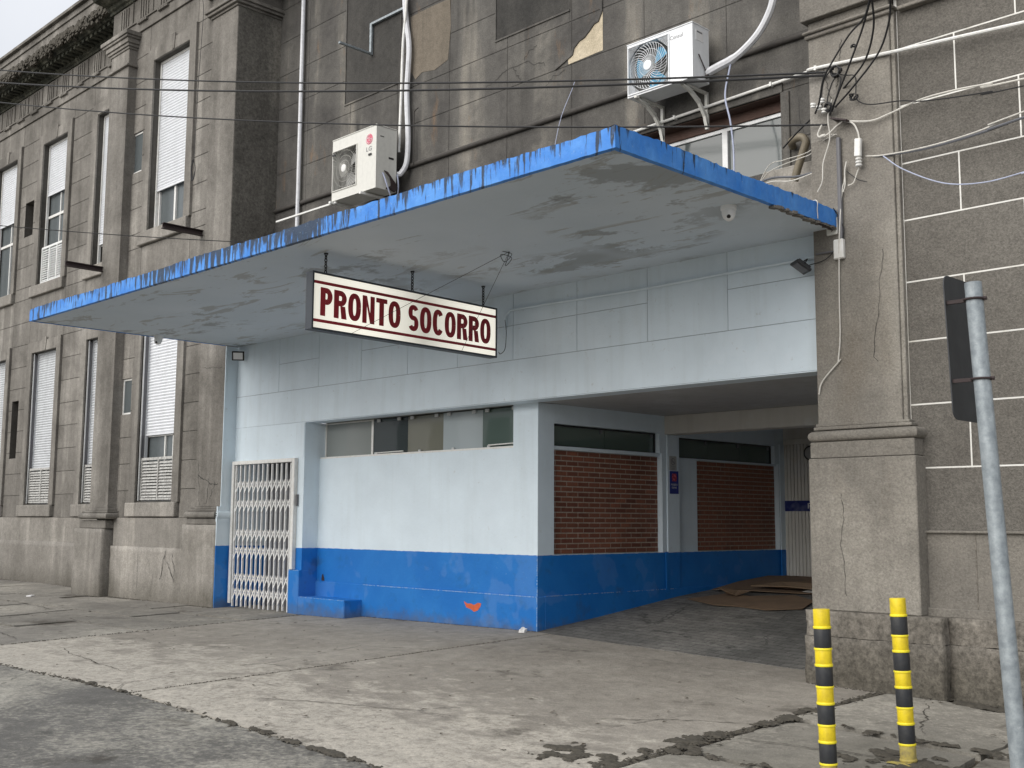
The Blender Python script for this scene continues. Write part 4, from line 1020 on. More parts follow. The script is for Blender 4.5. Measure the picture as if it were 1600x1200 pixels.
# painted flank of the pier next to the gate
b = B(); b.box(-14.125, -14.108, 8.222, 8.47, -.3, 1.09); b.box(-14.125, -14.112, 8.278, 8.47, 1.30, 3.55); b.obj('painted_flank', 'two_tone', lw)
b = B()
for k in range(6):
    a0, a1 = -pi/2+pi*k/6, -pi/2+pi*(k+1)/6
    b.add([(-14.126+.0, 8.21, 1.185+.05*sin(a0)), (-14.10+cos(a0)*.035, 8.21, 1.185+.05*sin(a0)), (-14.10+cos(a1)*.035, 8.21, 1.185+.05*sin(a1)), (-14.10+cos(a0)*.035, 8.47, 1.185+.05*sin(a0)), (-14.10+cos(a1)*.035, 8.47, 1.185+.05*sin(a1))], [(1, 3, 4, 2), (0, 1, 2)])
b.box(-14.125, -14.095, 8.215, 8.47, 1.09, 1.14); b.box(-14.125, -14.10, 8.225, 8.47, 1.235, 1.30)
b.obj('painted_torus', 'two_tone', lw)
b = B()
for (o, za, zb_) in ((.02, 8.60, 8.635), (.06, 8.635, 8.68), (.09, 8.68, 8.73), (.0, 8.73, 8.95), (.12, 8.95, 9.2)): b.box(-14.85-o, -14.12+o, 8.27-o, 9.3, za, zb_)
b.obj('pier_capital', 'wing', lw, bevel=.006)
# entablature
def entab(x0, x1, yf, endcap, nm):
    b = B(); b.box(x0, x1, yf-.03, yf+.4, 9.155, 9.335); b.box(x0, x1, yf-.055, yf+.4, 9.335, 9.365); b.obj('architrave', 'wing', lw, bevel=.004)
    b = B(); b.box(x0, x1, yf-.022, yf+.4, 9.365, 9.77); b.obj('frieze', 'wing', lw)
    x = -17.18+.70*round((x0+17.18)/.70)+.1
    while x < x1-.1:
        if x > x0+.1:
            tg = B()
            for q in (-.135, -.05, .035, .12): tg.box(x+q-.018, x+q+.022, yf-.040, yf-.022, 9.38, 9.72)
            tg.box(x+.30, x+.315, yf-.040, yf-.022, 9.38, 9.75)
            for q in range(6): tg.box(x-.16+q*.055, x-.16+q*.055+.04, yf-.075, yf-.03, 9.285, 9.33)
            tg.obj('triglyph', 'wing', lw)
        x += .70
entab(-30, -18.2, YF, 0, 'far'); entab(-18.22, -13.4, YN, 0, 'near')
def cornice(x0, x1, yf, ox, mat='cornice'):
    pf = [(yf+.4, 9.76), (yf-.05, 9.76), (yf-.06, 9.80), (yf-.10, 9.82), (yf-.12, 9.88), (yf-.36, 9.91), (yf-.38, 9.95), (yf-.44, 9.97), (yf-.46, 10.02), (yf-.50, 10.05), (yf-.50, 10.10), (yf-.18, 10.17), (yf+.4, 10.17)]
    return B().extr(pf, x0, x1)
cornice(-30, -18.3, YF, 0).obj('cornice', 'cornice', lw)
cornice(-18.30, -13.3, YN, 0).obj('cornice', 'cornice', lw)
b = B(); x = -29.9
while x < -18.4: b.box(x, x+.09, YF-.33, YF-.10, 9.84, 9.905); x += .175
b.obj('dentil_row', 'cornice', lw, kind='stuff')
b = B(); rr = random.Random(8)
for i in range(1700):
    x = rr.uniform(-29.5, -18.4); t = rr.random(); y = YF-.50+rr.uniform(-.012, .20)*t; z = 9.93+rr.random()*.18
    if t > .5: y = YF-.505; z = rr.uniform(9.99, 10.12)
    s_ = rr.uniform(.008, .030); b.obox((x, y, z), (s_*1.4, 0, s_*.3), (0, s_*.8, 0), (-s_*.3, 0, s_*rr.uniform(.5, 1.5)))
b.obj('moss_clump', 'moss', lw, kind='stuff')
b = B(); b.box(-30, -17.9, YF-.16, YF+.2, 10.17, 10.66); b.obj('parapet', 'wing', lw)
b = B(); b.box(-30, -17.9, YF-.19, YF+.2, 10.66, 10.70); b.box(-30, -17.9, YF-.24, YF+.2, 10.80, 10.865); b.box(-30, -17.9, YF-.17, YF+.2, 10.70, 10.80); b.obj('parapet_cap', 'wing', lw, bevel=.006)
b = B(); b.box(-17.9, -13.3, YN-.2, YN+.6, 10.17, 10.9); b.obj('parapet', 'wing', lw)
# roof slab closing both wings
B().box(-30, -4.0, 9.1, 15, 9.7, 9.9).obj('roof', 'wing_back', lw)
B().box(-30, -29.7, 8.7, 15, -.4, 9.9).obj('end_wall', 'wing', lw)

# old iron brackets sticking out of the facade
for i, (x, y, z, lb) in enumerate(((-14.95, 8.28, 5.31, 'short rusty iron beam stub jutting out beside the corner pier'), (-17.92, 8.145, 5.20, 'short rusty iron beam stub jutting out of the left pilaster'))):
    b = B(); Lx = .62
    b.box(x-.04, x+.04, y-Lx, y+.02, z+.05, z+.062); b.box(x-.04, x+.04, y-Lx, y+.02, z-.02, z-.008); b.box(x-.006, x+.006, y-Lx, y+.02, z-.008, z+.05)
    b.obj('iron_beam', 'iron', label=lb, cat='beam', group='iron beam stubs on the facade', org=(x, y, z))
b = B().tube([(-13.62, 8.35, 3.69), (-13.66, 8.35, 4.0)], .014, 8); b.lathe((-13.662, 8.35, 4.0), (0, 0, 1), [(.02, 0), (.022, .02), (.012, .035)], 8)
b.obj('vent_pipe', 'cable_white', label='thin short white pipe standing on the canopy beside the corner pier', cat='pipe', org=(-13.64, 8.35, 3.69))

# ------------------------------------------------------------------ air conditioners
def ac(name, x0, x1, z0, z1, yf, dep, fan_w, label, body, brand):
    t = thing(name, ((x0+x1)/2, yf+dep/2, z0), label, 'air conditioner', 'outdoor air conditioner units')
    W = x1-x0; H = z1-z0
    fx0, fx1 = x0+.02, x0+.02+fan_w; fz0, fz1 = z0+(.13 if brand == 'LG' else .03), z1-(.16 if brand == 'LG' else .035)
    cx, cz = (fx0+fx1)/2, (fz0+fz1)/2; R = min((fx1-fx0), (fz1-fz0))/2-.01
    wall_xz(yf, yf+.02, x0, x1, z0, z1, [(fx0, fx1, fz0, fz1)]).obj('front_panel', body, t, bevel=0)
    b = B(); b.box(x1-.012, x1, yf+.02, yf+dep, z0, z1); b.box(x0, x0+.012, yf+.02, yf+dep, z0, z1); b.box(x0+.012, x1-.012, yf+.02, yf+dep, z1-.015, z1); b.box(x0+.012, x1-.012, yf+.02, yf+dep, z0, z0+.015); b.box(x0+.012, x1-.012, yf+dep-.02, yf+dep, z0+.015, z1-.015)
    b.obj('casing', body, t, bevel=.003)
    B().box(x0-.006, x1+.006, yf-.008, yf+dep+.006, z1-.002, z1+.012).obj('lid', body, t, bevel=.004)
    B().box(fx0, fx1, yf+.10, yf+.11, fz0, fz1).obj('coil', 'ac_dark', t)
    b = B()
    for k in range(3):
        a = 2*pi*k/3+.4
        for q in range(6):
            a0, a1 = a+q*.16, a+(q+1)*.16; r0, r1 = .05, R-.02
            b.add([(cx+cos(a0)*r0, yf+.05+.006*q, cz+sin(a0)*r0), (cx+cos(a0)*r1, yf+.05+.008*q, cz+sin(a0)*r1), (cx+cos(a1)*r1, yf+.05+.008*(q+1), cz+sin(a1)*r1), (cx+cos(a1)*r0, yf+.05+.006*(q+1), cz+sin(a1)*r0)], [(0, 1, 2, 3)])
    b.obj('fan_blade', 'fan' if brand == 'LG' else 'fan_blue', t)
    b = B(); nr = 46 if brand == 'LG' else 36
    hx, hz = (fx1-fx0)/2, (fz1-fz0)/2
    for k in range(nr):
        a = 2*pi*k/nr
        pts = []
        for q in range(7):
            t_ = q/6; aa = a+(.62*t_**1.2 if brand != 'LG' else .10*t_)
            rend = min(hx/max(abs(cos(aa)), .01), hz/max(abs(sin(aa)), .01)) if brand == 'LG' else R
            r = .055+(rend-.055)*t_; pts.append((cx+cos(aa)*r, yf-.004-.010*(1-t_), cz+sin(aa)*r))
        b.tube(pts, .0019 if brand == 'LG' else .0030, 4, cap=False)
    for r in (R, R*.72, R*.45):
        b.tube([(cx+cos(2*pi*j/32)*r, yf-.004-.01*(1-r/R), cz+sin(2*pi*j/32)*r) for j in range(33)], .0022, 4, cap=False)
    if brand != 'LG':
        for (sx, sz) in ((-1, -1), (-1, 1), (1, -1), (1, 1)):
            for q in range(9):
                o = R*(.50+.06*q)
                b.tube([(cx+sx*o, yf-.003, cz+sz*hz), (cx+sx*hx, yf-.003, cz+sz*o*hz/R)], .0022, 4, cap=False)
    b.obj('fan_guard', 'ac_fins' if brand == 'LG' else 'ac_white2', t)
    b = B(); fwid = .014
    b.box(fx0-fwid, fx1+fwid, yf-.012, yf, fz1, fz1+fwid); b.box(fx0-fwid, fx1+fwid, yf-.012, yf, fz0-fwid, fz0); b.box(fx1, fx1+fwid, yf-.012, yf, fz0, fz1); b.box(fx0-fwid*.8, fx0, yf-.012, yf, fz0, fz1)
    b.obj('guard_frame', body, t, bevel=.003)
    B().lathe((cx, yf-.012, cz), (0, -1, 0), [(.052, 0), (.05, .008), (.03, .013)], 24).obj('hub_cap', 'white_metal' if brand == 'LG' else 'ac_white2', t)
    xr = (fx1+x1)/2
    if brand == 'LG':
        lc = (x1-.145, z1-.155); r = .068
        lg = B().lathe((lc[0], yf-.0005, lc[1]), (0, -1, 0), [(r, 0), (r, .001)], 28).obj('logo_disc', 'pink', t)
        b = B(); rr_ = r*.78
        pts = [(lc[0]+cos(a)*rr_, yf-.0035, lc[1]+sin(a)*rr_) for a in [radians(v) for v in range(70, 361, 18)]]; pts.append((lc[0]+rr_*.35, yf-.0035, lc[1]))
        b.tube(pts, .0042, 4); b.tube([(lc[0]-.004, yf-.0035, lc[1]+.03), (lc[0]-.004, yf-.0035, lc[1]-.025), (lc[0]+.02, yf-.0035, lc[1]-.025)], .004, 4)
        b.lathe((lc[0]-.030, yf-.002, lc[1]+.018), (0, -1, 0), [(.008, 0), (.008, .002)], 10); b.obj('logo_mark', 'white_print', lg)
        text_obj('lettering', 'LG', 1, 'grey_print', t, (x1-.205, yf, lc[1]-.155), (1, 0, 0), (0, 0, 1), bold=.01, width=.115, height=.058)
        b = B()
        for (xa, za) in ((x1-.12, z1-.36), (x0+.04, z1-.20)): b.box(xa-.03, xa+.03, yf-.012, yf-.004, za-.012, za+.012)
        b.obj('handle_recess', 'black', t)
        b = B(); b.box(x1, x1+.002, yf+.20, yf+.28, z1-.40, z1-.375); b.box(x1, x1+.002, yf+.06, yf+.12, z1-.135, z1-.125); b.obj('side_marks', 'black', t)
    else:
        text_obj('lettering', 'Consul', 1, 'grey_print', t, (x1-.27, yf, z1-.105), (1, 0, 0), (0, 0, 1), bold=.004, width=.155, height=.042)
        B().box(x1, x1+.003, yf+.055, yf+.17, z1-.155, z1-.045).obj('side_label', 'white_print', t)
        B().box(x1+.003, x1+.0045, yf+.07, yf+.155, z1-.075, z1-.06).obj('label_bar', 'grey_print', t)
    return t
a1 = ac('air_conditioner', -11.985, -11.055, 5.262, 6.075, 8.50, .33, .50, 'large ivory air conditioner unit with round red logo above the canopy', 'ac_white', 'LG')
a2 = ac('air_conditioner', -7.055, -6.245, 5.365, 5.915, 8.59, .27, .50, 'smaller bright white air conditioner unit on curved brackets beside the upper window', 'ac_white2', 'Consul')
b = B()
for q in range(7):
    b.tube(spline([(-11.04, 8.62+q*.018, 5.50-q*.012), (-11.0, 8.66+q*.02, 5.46-q*.02), (-11.02, 8.72+q*.01, 5.33-q*.012), (-11.045, 8.66+q*.01, 5.28)]), .009, 6)
b.obj('valve_cluster', 'iron', a1)
b = B(); b.tube(spline([(-11.04, 8.60, 5.47), (-11.0, 8.62, 5.35), (-11.0, 8.68, 5.22), (-11.03, 8.74, 5.15)]), .010, 6); b.tube(spline([(-11.0, 8.80, 5.48), (-11.0, 8.82, 5.35), (-11.04, 8.84, 5.18)]), .010, 6); b.obj('drain_hose', 'cable_blue', a1)
b = B()
for x in (-11.95, -11.3):
    b.box(x-.02, x+.02, 8.44, 9.01, 5.215, 5.25); b.box(x-.02, x+.02, 8.99, 9.012, 4.95, 5.215)
b.box(-13.3, -11.9, 8.50, 8.53, 5.225, 5.25); b.obj('support_rail', 'white_metal', a1, bevel=.003)
for x in (-6.93, -6.38):
    b = B()
    b.box(x-.016, x+.016, 8.56, 9.01, 5.335, 5.358); b.box(x-.016, x+.016, 8.985, 9.012, 4.98, 5.335)
    pts = [(8.985, 4.99), (8.95, 5.10), (8.86, 5.21), (8.74, 5.28), (8.60, 5.325)]
    for i in range(4):
        (ya, za), (yb, zb_) = pts[i], pts[i+1]
        b.add([(x-.016, ya, za), (x+.016, ya, za), (x+.016, yb, zb_), (x-.016, yb, zb_), (x-.016, ya+.02, za+.035), (x+.016, ya+.02, za+.035), (x+.016, yb+.01, zb_+.03), (x-.016, yb+.01, zb_+.03)], [(0, 1, 2, 3), (5, 4, 7, 6), (0, 3, 7, 4), (1, 5, 6, 2)])
    b.obj('bracket', 'ac_white', a2)
b = B(); b.tube(spline([(-6.24, 8.68, 5.62), (-6.225, 8.70, 5.56), (-6.23, 8.76, 5.50), (-6.225, 8.79, 5.45)]), .006, 6); b.lathe((-6.235, 8.79, 5.42), (1, 0, 0), [(.022, 0), (.022, .03)], 8); b.lathe((-6.235, 8.80, 5.48), (1, 0, 0), [(.022, 0), (.022, .03)], 8); b.obj('valve_cluster', 'iron', a2)
# empty bracket high on the wall
eb = B(); eb.box(-11.87, -11.83, 8.985, 9.01, 7.42, 7.92); eb.box(-11.87, -11.83, 8.50, 8.99, 7.42, 7.445); eb.box(-11.15, -11.11, 8.985, 9.01, 7.40, 7.46)
eb = B(); eb.box(-11.88, -11.84, 8.98, 9.01, 7.38, 7.83); eb.box(-11.88, -11.84, 8.47, 8.98, 7.385, 7.41)
eb.box(-11.84, -11.12, 8.975, 9.012, 7.80, 7.83)
eb.obj('ac_bracket', 'galv', label='empty pale steel wall bracket high on the dark wall above the ivory air conditioner', cat='bracket', org=(-11.5, 9.0, 7.6))

# ------------------------------------------------------------------ pipes and hoses
def pipe(name, pts, r, mat, label, cat='pipe', group=None, smooth=True, seg=8):
    P = spline(pts, 5) if smooth and len(pts) > 2 else pts
    return B().tube(P, r, seg).obj(name, mat, label=label, cat=cat, group=group, org=tuple(pts[0]))
pipe('downpipe', [(-13.46, 8.96, 3.68), (-13.46, 8.96, 10)], .030, 'hose', 'straight white downpipe on the dark wall beside the corner pier', smooth=False)
pipe('insulated_hose', [(-11.05, 8.84, 5.50), (-11.03, 8.88, 5.52), (-10.98, 8.93, 5.66), (-10.98, 8.95, 6.0), (-11.02, 8.95, 6.6), (-10.99, 8.95, 7.2), (-11.06, 8.95, 7.6), (-11.10, 8.95, 8.1), (-11.08, 8.95, 9.4)], .035, 'hose', 'white wrapped refrigerant hose rising from the ivory air conditioner', 'hose')
pipe('thin_pipe', [(-11.10, 8.90, 5.82), (-11.10, 8.92, 6.6), (-11.08, 8.92, 7.3), (-11.02, 8.92, 7.9), (-10.98, 8.92, 9.4)], .018, 'white_metal', 'thin white pipe running beside the wrapped hose', 'pipe')
pipe('insulated_hose', [(-6.23, 8.80, 5.46), (-6.078, 8.80, 5.489), (-5.931, 8.80, 5.516), (-5.785, 8.80, 5.58), (-5.641, 8.80, 5.681), (-5.534, 8.80, 5.816), (-5.475, 8.80, 5.953), (-5.441, 8.80, 6.193), (-5.44, 8.80, 6.8)], [.030]+[.042]*10+[.036]*30, 'hose', 'fat white curved hose rising from the bright white air conditioner', 'hose')
cnd = B()
cnd.tube([(-7.45, 8.97, 5.165), (-4.92, 8.97, 5.245)], .015, 8); cnd.tube(spline([(-4.92, 8.97, 5.245), (-4.885, 8.75, 5.13), (-4.885, 8.42, 4.99), (-4.85, 8.345, 4.965), (-4.70, 8.34, 4.95)]), .015, 8)
cnd.tube([(-4.70, 8.34, 4.95), (-4.067, 8.34, 4.892), (-3.063, 8.34, 4.813), (1.5, 8.34, 4.45)], .0155, 8)
for (x, y, z) in ((-6.75, 8.965, 5.187), (-5.62, 8.965, 5.223), (-4.79, 8.345, 4.958)): cnd.box(x-.01, x+.01, y-.02, y+.03, z-.02, z+.02)
cnd.obj('conduit_pipe', 'white_metal', label='white conduit climbing over the upper window and across the pilaster', cat='pipe', org=(-6, 8.95, 5.2))
b = B(); b.tube(spline([(-4.885, 8.44, 3.351), (-5.696, 8.445, 3.353), (-6.794, 8.445, 3.346), (-7.801, 8.445, 3.363), (-8.50, 8.445, 3.372), (-8.60, 8.445, 3.355), (-8.65, 8.445, 3.31), (-8.654, 8.445, 3.19)]), .013, 8)
b.obj('conduit_pipe', 'lintel', label='pale blue painted conduit running along the lintel under the canopy', cat='pipe', org=(-6.8, 8.44, 3.35))
pipe('grey_conduit', [(-4.600, 8.343, 4.30), (-4.60, 8.343, 3.44)], .020, 'pvc_grey', 'dark grey vertical conduit on the pilaster above the junction box', smooth=False)
pipe('elbow_pipe', [(-5.42, 8.99, 4.575), (-5.376, 8.90, 4.590), (-5.276, 8.85, 4.595), (-5.219, 8.85, 4.571), (-5.200, 8.85, 4.528), (-5.222, 8.85, 4.474), (-5.283, 8.85, 4.324), (-5.328, 8.85, 4.199)], .036, 'pvc_brown', 'dirty brown plastic elbow drain pipe beside the upper window', seg=12)
pipe('riser_conduit', [(-10.88, 8.96, 5.63), (-10.88, 8.96, 6.25), (-10.86, 8.96, 6.33), (-10.80, 8.96, 6.35)], .008, 'string', 'thin dark bent conduit rising from the wall moulding right of the ivory air conditioner')

# ------------------------------------------------------------------ cameras, floodlights, boxes
def dome(x, y, label):
    t = thing('security_camera', (x, y, ZB), label, 'security camera', 'dome cameras under the canopy')
    B().lathe((x, y, ZB), (0, 0, -1), [(.062, 0), (.062, .03), (.05, .038)], 20).obj('base', 'bright_white', t)
    B().lathe((x, y, ZB-.03), (.25, -.35, -1), [(.054, 0), (.054, .035), (.046, .065), (.028, .088), (.004, .096)], 20).obj('dome', 'bright_white', t)
    B().lathe((x+.028, y-.040, ZB-.085), (.35, -.55, -.7), [(.015, 0), (.015, .018), (.009, .02)], 14).obj('lens', 'black', t)
dome(-4.93, 7.22, 'white dome camera under the canopy near the pilaster end')
dome(-14.0, 7.19, 'small white dome camera under the left end of the canopy')
def flood(c, nrm, label, lit_mat, w=.16, h=.12):
    c = Vector(c); n = Vector(nrm).normalized(); a = Vector((0, 0, 1)).cross(n).normalized(); u = n.cross(a)
    t = thing('floodlight', tuple(c), label, 'floodlight', 'small floodlights under the canopy')
    B().obox(c, a*w/2, u*h/2, n*.012).obj('case', 'black', t, bevel=.004)
    B().obox(c+n*.014, a*w*.38, u*h*.36, n*.003).obj('lens', lit_mat, t)
    b = B()
    for k in range(6): b.obox(c-n*.02+a*(k-2.5)*w*.14, a*.003, u*h*.4, n*.012)
    b.tube([c-n*.02+a*w*.45, c-n*.07+a*w*.3, c-n*.07-a*w*.3, c-n*.02-a*w*.45], .005, 6); b.obj('bracket', 'black', t)
flood((-13.93, 8.36, 3.40), (.75, -.6, -.3), 'small square floodlight at the gate end under the canopy', 'white_print', .17, .13)
flood((-4.98, 8.34, 3.265), (-.35, -.45, -.82), 'black floodlight tilted down at the pilaster end of the lintel', 'pvc_grey', .16, .15)
jb = thing('junction_box', (-4.62, 8.34, 3.35), 'small white junction box at the foot of the grey conduit', 'junction box')
B().box(-4.665, -4.575, 8.32, 8.365, 3.275, 3.44).obj('box', 'white_metal', jb, bevel=.008)
jb = thing('junction_box', (-4.66, 8.34, 3.56), 'cream flat plate box at the canopy end on the pilaster', 'junction box')
B().box(-4.735, -4.635, 8.345, 8.365, 3.49, 3.635).obj('plate', 'ac_white', jb, bevel=.004)
b = B(); [b.lathe((-4.685, 8.345, z), (0, -1, 0), [(.004, 0), (.004, .003)], 8) for z in (3.52, 3.60)]; b.obj('screw', 'iron', jb)
jb = thing('junction_box', (-4.41, 8.3, 4.15), 'narrow white splice box hanging from the cables on the pilaster', 'junction box')
B().obox((-4.41, 8.315, 4.165), (.028, 0, -.004), (0, .018, 0), (.004, 0, .075)).obj('box', 'white_metal', jb, bevel=.006)
b = B(); [b.lathe((-4.408, 8.315, 4.075-k*.026), (0, 0, -1), [(.026, 0), (.028, .01), (.02, .018)], 10) for k in range(3)]; b.obj('insulator', 'white_metal', jb)

# ------------------------------------------------------------------ cables
CABLES = {
    'c1': [(-3.922, 7.7, 5.134), (-3.996, 7.789, 5.113), (-4.093, 7.877, 5.031), (-4.274, 7.966, 4.972), (-4.477, 8.054, 4.832), (-4.61, 8.143, 4.747), (-4.703, 8.231, 4.604), (-4.794, 8.32, 4.554)],
    'c2': [(-3.903, 7.7, 5.128), (-4.008, 7.824, 5.129), (-4.147, 7.948, 4.98), (-4.332, 8.072, 4.782), (-4.506, 8.196, 4.623), (-4.661, 8.32, 4.505)],
    'c3': [(-3.942, 7.7, 5.141), (-4.012, 7.857, 5.141), (-4.086, 8.014, 4.995), (-4.244, 8.171, 4.826), (-4.489, 8.329, 4.738), (-4.757, 8.486, 4.687), (-5.134, 8.643, 4.58), (-5.405, 8.8, 4.513)],
    'c4': [(-3.782, 7.7, 5.086), (-3.845, 7.824, 5.074), (-3.926, 7.948, 4.962), (-4.082, 8.072, 4.801), (-4.376, 8.196, 4.635), (-4.607, 8.32, 4.561)],
    'c6': [(-4.636, 8.31, 4.885), (-4.697, 8.31, 4.819), (-4.724, 8.31, 4.686), (-4.721, 8.31, 4.546)],
    'c7': [(-4.573, 8.3, 4.823), (-4.619, 8.3, 4.766), (-4.659, 8.3, 4.666), (-4.677, 8.3, 4.56)],
    'c8': [(-4.558, 8.3, 4.832), (-4.538, 8.3, 4.771), (-4.578, 8.3, 4.644), (-4.627, 8.3, 4.519)],
    'c5': [(-4.627, 8.32, 4.865), (-4.51, 8.318, 4.81), (-4.416, 8.316, 4.769), (-4.413, 8.314, 4.604), (-4.372, 8.312, 4.537), (-4.259, 8.31, 4.491), (-4.026, 8.308, 4.458), (-3.855, 8.306, 4.409), (-3.574, 8.304, 4.367), (-3.305, 8.302, 4.338), (-2.957, 8.3, 4.309), (1.5, 8.25, 4.1)],
    'w1': [(1.5, 8.36, 4.2), (-2.976, 8.36, 4.386), (-3.323, 8.353, 4.42), (-3.59, 8.347, 4.441), (-3.87, 8.34, 4.438), (-4.137, 8.333, 4.387), (-4.301, 8.327, 4.367), (-4.538, 8.32, 4.423)],
    'w1b': [(-4.538, 8.32, 4.423), (-4.453, 8.32, 4.383), (-4.412, 8.32, 4.305), (-4.4, 8.32, 4.235)],
    'w2': [(-4.629, 8.31, 4.633), (-4.664, 8.31, 4.531), (-4.671, 8.31, 4.45), (-4.661, 8.31, 4.295), (-4.727, 8.31, 4.104), (-4.739, 8.31, 3.955), (-4.786, 8.31, 3.869)],
    'w3': [(-4.6, 8.32, 4.324), (-4.728, 8.39, 4.359), (-4.954, 8.46, 4.289), (-5.234, 8.53, 4.298), (-5.442, 8.6, 4.30), (-5.60, 8.62, 4.05), (-5.66, 8.62, 3.70)],
    'w4': [(-4.607, 8.32, 4.329), (-4.781, 8.376, 4.313), (-4.907, 8.432, 4.257), (-5.05, 8.488, 4.261), (-5.325, 8.544, 4.249), (-5.50, 8.6, 4.20), (-5.70, 8.62, 3.95), (-5.75, 8.62, 3.70)],
    'b1': [(-5.9, 8.55, 3.70), (-5.65, 8.52, 4.02), (-5.383, 8.5, 4.117), (-5.118, 8.462, 4.07), (-4.816, 8.425, 4.092), (-4.513, 8.388, 4.121), (-4.212, 8.35, 4.064), (-3.82, 8.312, 4.035), (-3.427, 8.275, 4.045), (-3.173, 8.237, 4.076), (-2.93, 8.2, 4.1), (1.5, 7.8, 4.5)],
    'b2': [(-6.0, 8.56, 3.70), (-5.7, 8.54, 4.06), (-5.395, 8.52, 4.156), (-5.049, 8.48, 4.101), (-4.719, 8.44, 4.111), (-4.462, 8.4, 4.106), (-4.217, 8.36, 4.064), (-3.824, 8.32, 4.025), (-3.43, 8.28, 4.028), (-3.175, 8.24, 4.041), (-2.932, 8.2, 4.053), (1.5, 7.8, 4.35)],
    'blue': [(-4.197, 8.32, 4.046), (-4.02, 8.306, 3.892), (-3.696, 8.292, 3.71), (-3.385, 8.278, 3.647), (-3.088, 8.264, 3.658), (-2.969, 8.25, 3.67), (-1.5, 8.25, 3.95)],
    'dc1': [(-4.40, 8.33, 4.02), (-4.429, 8.33, 3.974), (-4.467, 8.33, 3.888), (-4.518, 8.33, 3.872)],
    'dc2': [(-4.528, 8.33, 3.996), (-4.431, 8.33, 3.907), (-4.348, 8.33, 3.867)],
    'wd': [(-4.526, 8.33, 4.077), (-4.543, 8.33, 3.999), (-4.543, 8.33, 3.891), (-4.563, 8.33, 3.827)],
    'cord': [(-4.545, 8.345, 4.044), (-4.556, 8.345, 3.926), (-4.583, 8.345, 3.828), (-4.603, 8.318, 3.459), (-4.633, 8.345, 3.021), (-4.637, 8.345, 2.642), (-4.659, 8.345, 2.441), (-4.66, 8.345, 2.426), (-4.644, 8.345, 2.438), (-4.808, 8.345, 2.278), (-4.844, 8.345, 2.172)],
    'boxwire': [(-4.655, 8.345, 3.349), (-4.842, 8.36, 3.353)],
    'boxwire2': [(-4.651, 8.34, 3.363), (-4.751, 8.34, 3.29), (-4.92, 8.36, 3.271)],
    'signtail': [(-8.614, 8.4, 3.264), (-8.593, 8.4, 3.122), (-8.611, 8.4, 2.951), (-8.68, 8.4, 2.903), (-8.709, 8.4, 2.926)],
    'ac2cord': [(-5.95, 8.8, 5.49), (-5.969, 8.8, 5.425), (-6.025, 8.8, 5.173), (-5.966, 8.8, 4.873), (-5.939, 8.8, 4.446), (-5.93, 8.7, 3.69)],
    'antenna1': [(-8.131, 8.99, 5.968), (-8.342, 8.9, 5.296), (-8.45, 8.8, 3.69)],
    'drop': [(-15.03, 8.2, 9.4), (-15.059, 8.2, 9.07), (-14.999, 8.2, 8.774), (-15.03, 8.2, 8.2), (-15.066, 8.2, 7.652), (-15.107, 8.2, 6.466)],
    'topcord': [(-4.90, 8.15, 3.70), (-4.64, 8.02, 3.71), (-4.632, 8.03, 3.62), (-4.634, 8.04, 3.56)],
    'boxcord': [(-4.64, 8.30, 3.70), (-4.63, 8.335, 3.66), (-4.60, 8.335, 3.60), (-4.57, 8.335, 3.52), (-4.58, 8.335, 3.44)],
    'thin1': [(-4.75, 8.34, 4.35), (-5.0, 8.6, 4.42), (-5.25, 8.85, 4.72), (-5.32, 8.95, 5.0)],
}
INFO = {
 'c1': (.008, 'cable', 'outermost of the thick black cables dropping to the pilaster from above'), 'c2': (.008, 'cable', 'straight thick black cable dropping in the middle of the pilaster bunch'),
 'c3': (.008, 'cable', 'thick black cable swinging down across the pilaster to the brown elbow pipe'), 'c4': (.008, 'cable', 'rightmost of the thick black cables dropping to the pilaster from above'),
 'c6': (.006, 'cable', 'black cable loop at the left of the knot on the pilaster'), 'c7': (.006, 'cable', 'black cable loop in the middle of the knot on the pilaster'), 'c8': (.006, 'cable', 'black cable loop at the right of the knot on the pilaster'),
 'c5': (.005, 'cable', 'thin black cable looping down the pilaster then right along the roughcast wall'), 'w1': (.0075, 'cable_white', 'white cable rising right along the painted joint of the roughcast wall'),
 'w1b': (.007, 'cable_white', 'short white cable curving down into the narrow splice box'), 'w2': (.005, 'cable_white', 'long white cable hanging down the pilaster to the canopy top'),
 'w3': (.004, 'cable_white', 'upper thin white cable fanning from the conduit top to the canopy'), 'w4': (.004, 'cable_white', 'lower thin white cable fanning from the conduit top to the canopy'),
 'b1': (.006, 'cable_white', 'long white cable sweeping from the canopy past the splice box to the right'), 'b2': (.010, 'cable_grey', 'dark grey cable bundle sweeping from the canopy to the right'),
 'blue': (.005, 'cable_blue', 'pale blue cable sagging low across the roughcast wall'), 'dc1': (.005, 'cable_white', 'short white cable tail hanging under the splice box'), 'dc2': (.004, 'cable', 'short black cable tail sticking out under the splice box'),
 'wd': (.005, 'cable_white', 'short white cable falling beside the grey conduit'), 'cord': (.006, 'cable_white', 'long knotted white cord hanging down the pilaster edge'),
 'boxwire': (.009, 'pvc_grey', 'short dark conduit from junction box to the lintel'), 'boxwire2': (.004, 'cable', 'thin black wire from the junction box to the floodlight'),
 'signtail': (.0035, 'cable', 'thin black wire with a hook end hanging from the lintel conduit'), 'ac2cord': (.009, 'cable_blue', 'pale lilac cord dropping from the fat hose to the canopy'),
 'antenna1': (.004, 'cable_blue', 'thin pale wire slanting down the stained wall to the canopy'), 'drop': (.005, 'cable', 'thin black wire dropping down the wing beside the corner pier'),
 'topcord': (.004, 'cable_white', 'thin white wire over the blue canopy edge'), 'boxcord': (.004, 'cable', 'thin black wire from canopy end around the cream box'), 'thin1': (.002, 'cable', 'very thin black wire slanting up from the pilaster to the upper wall'),
}
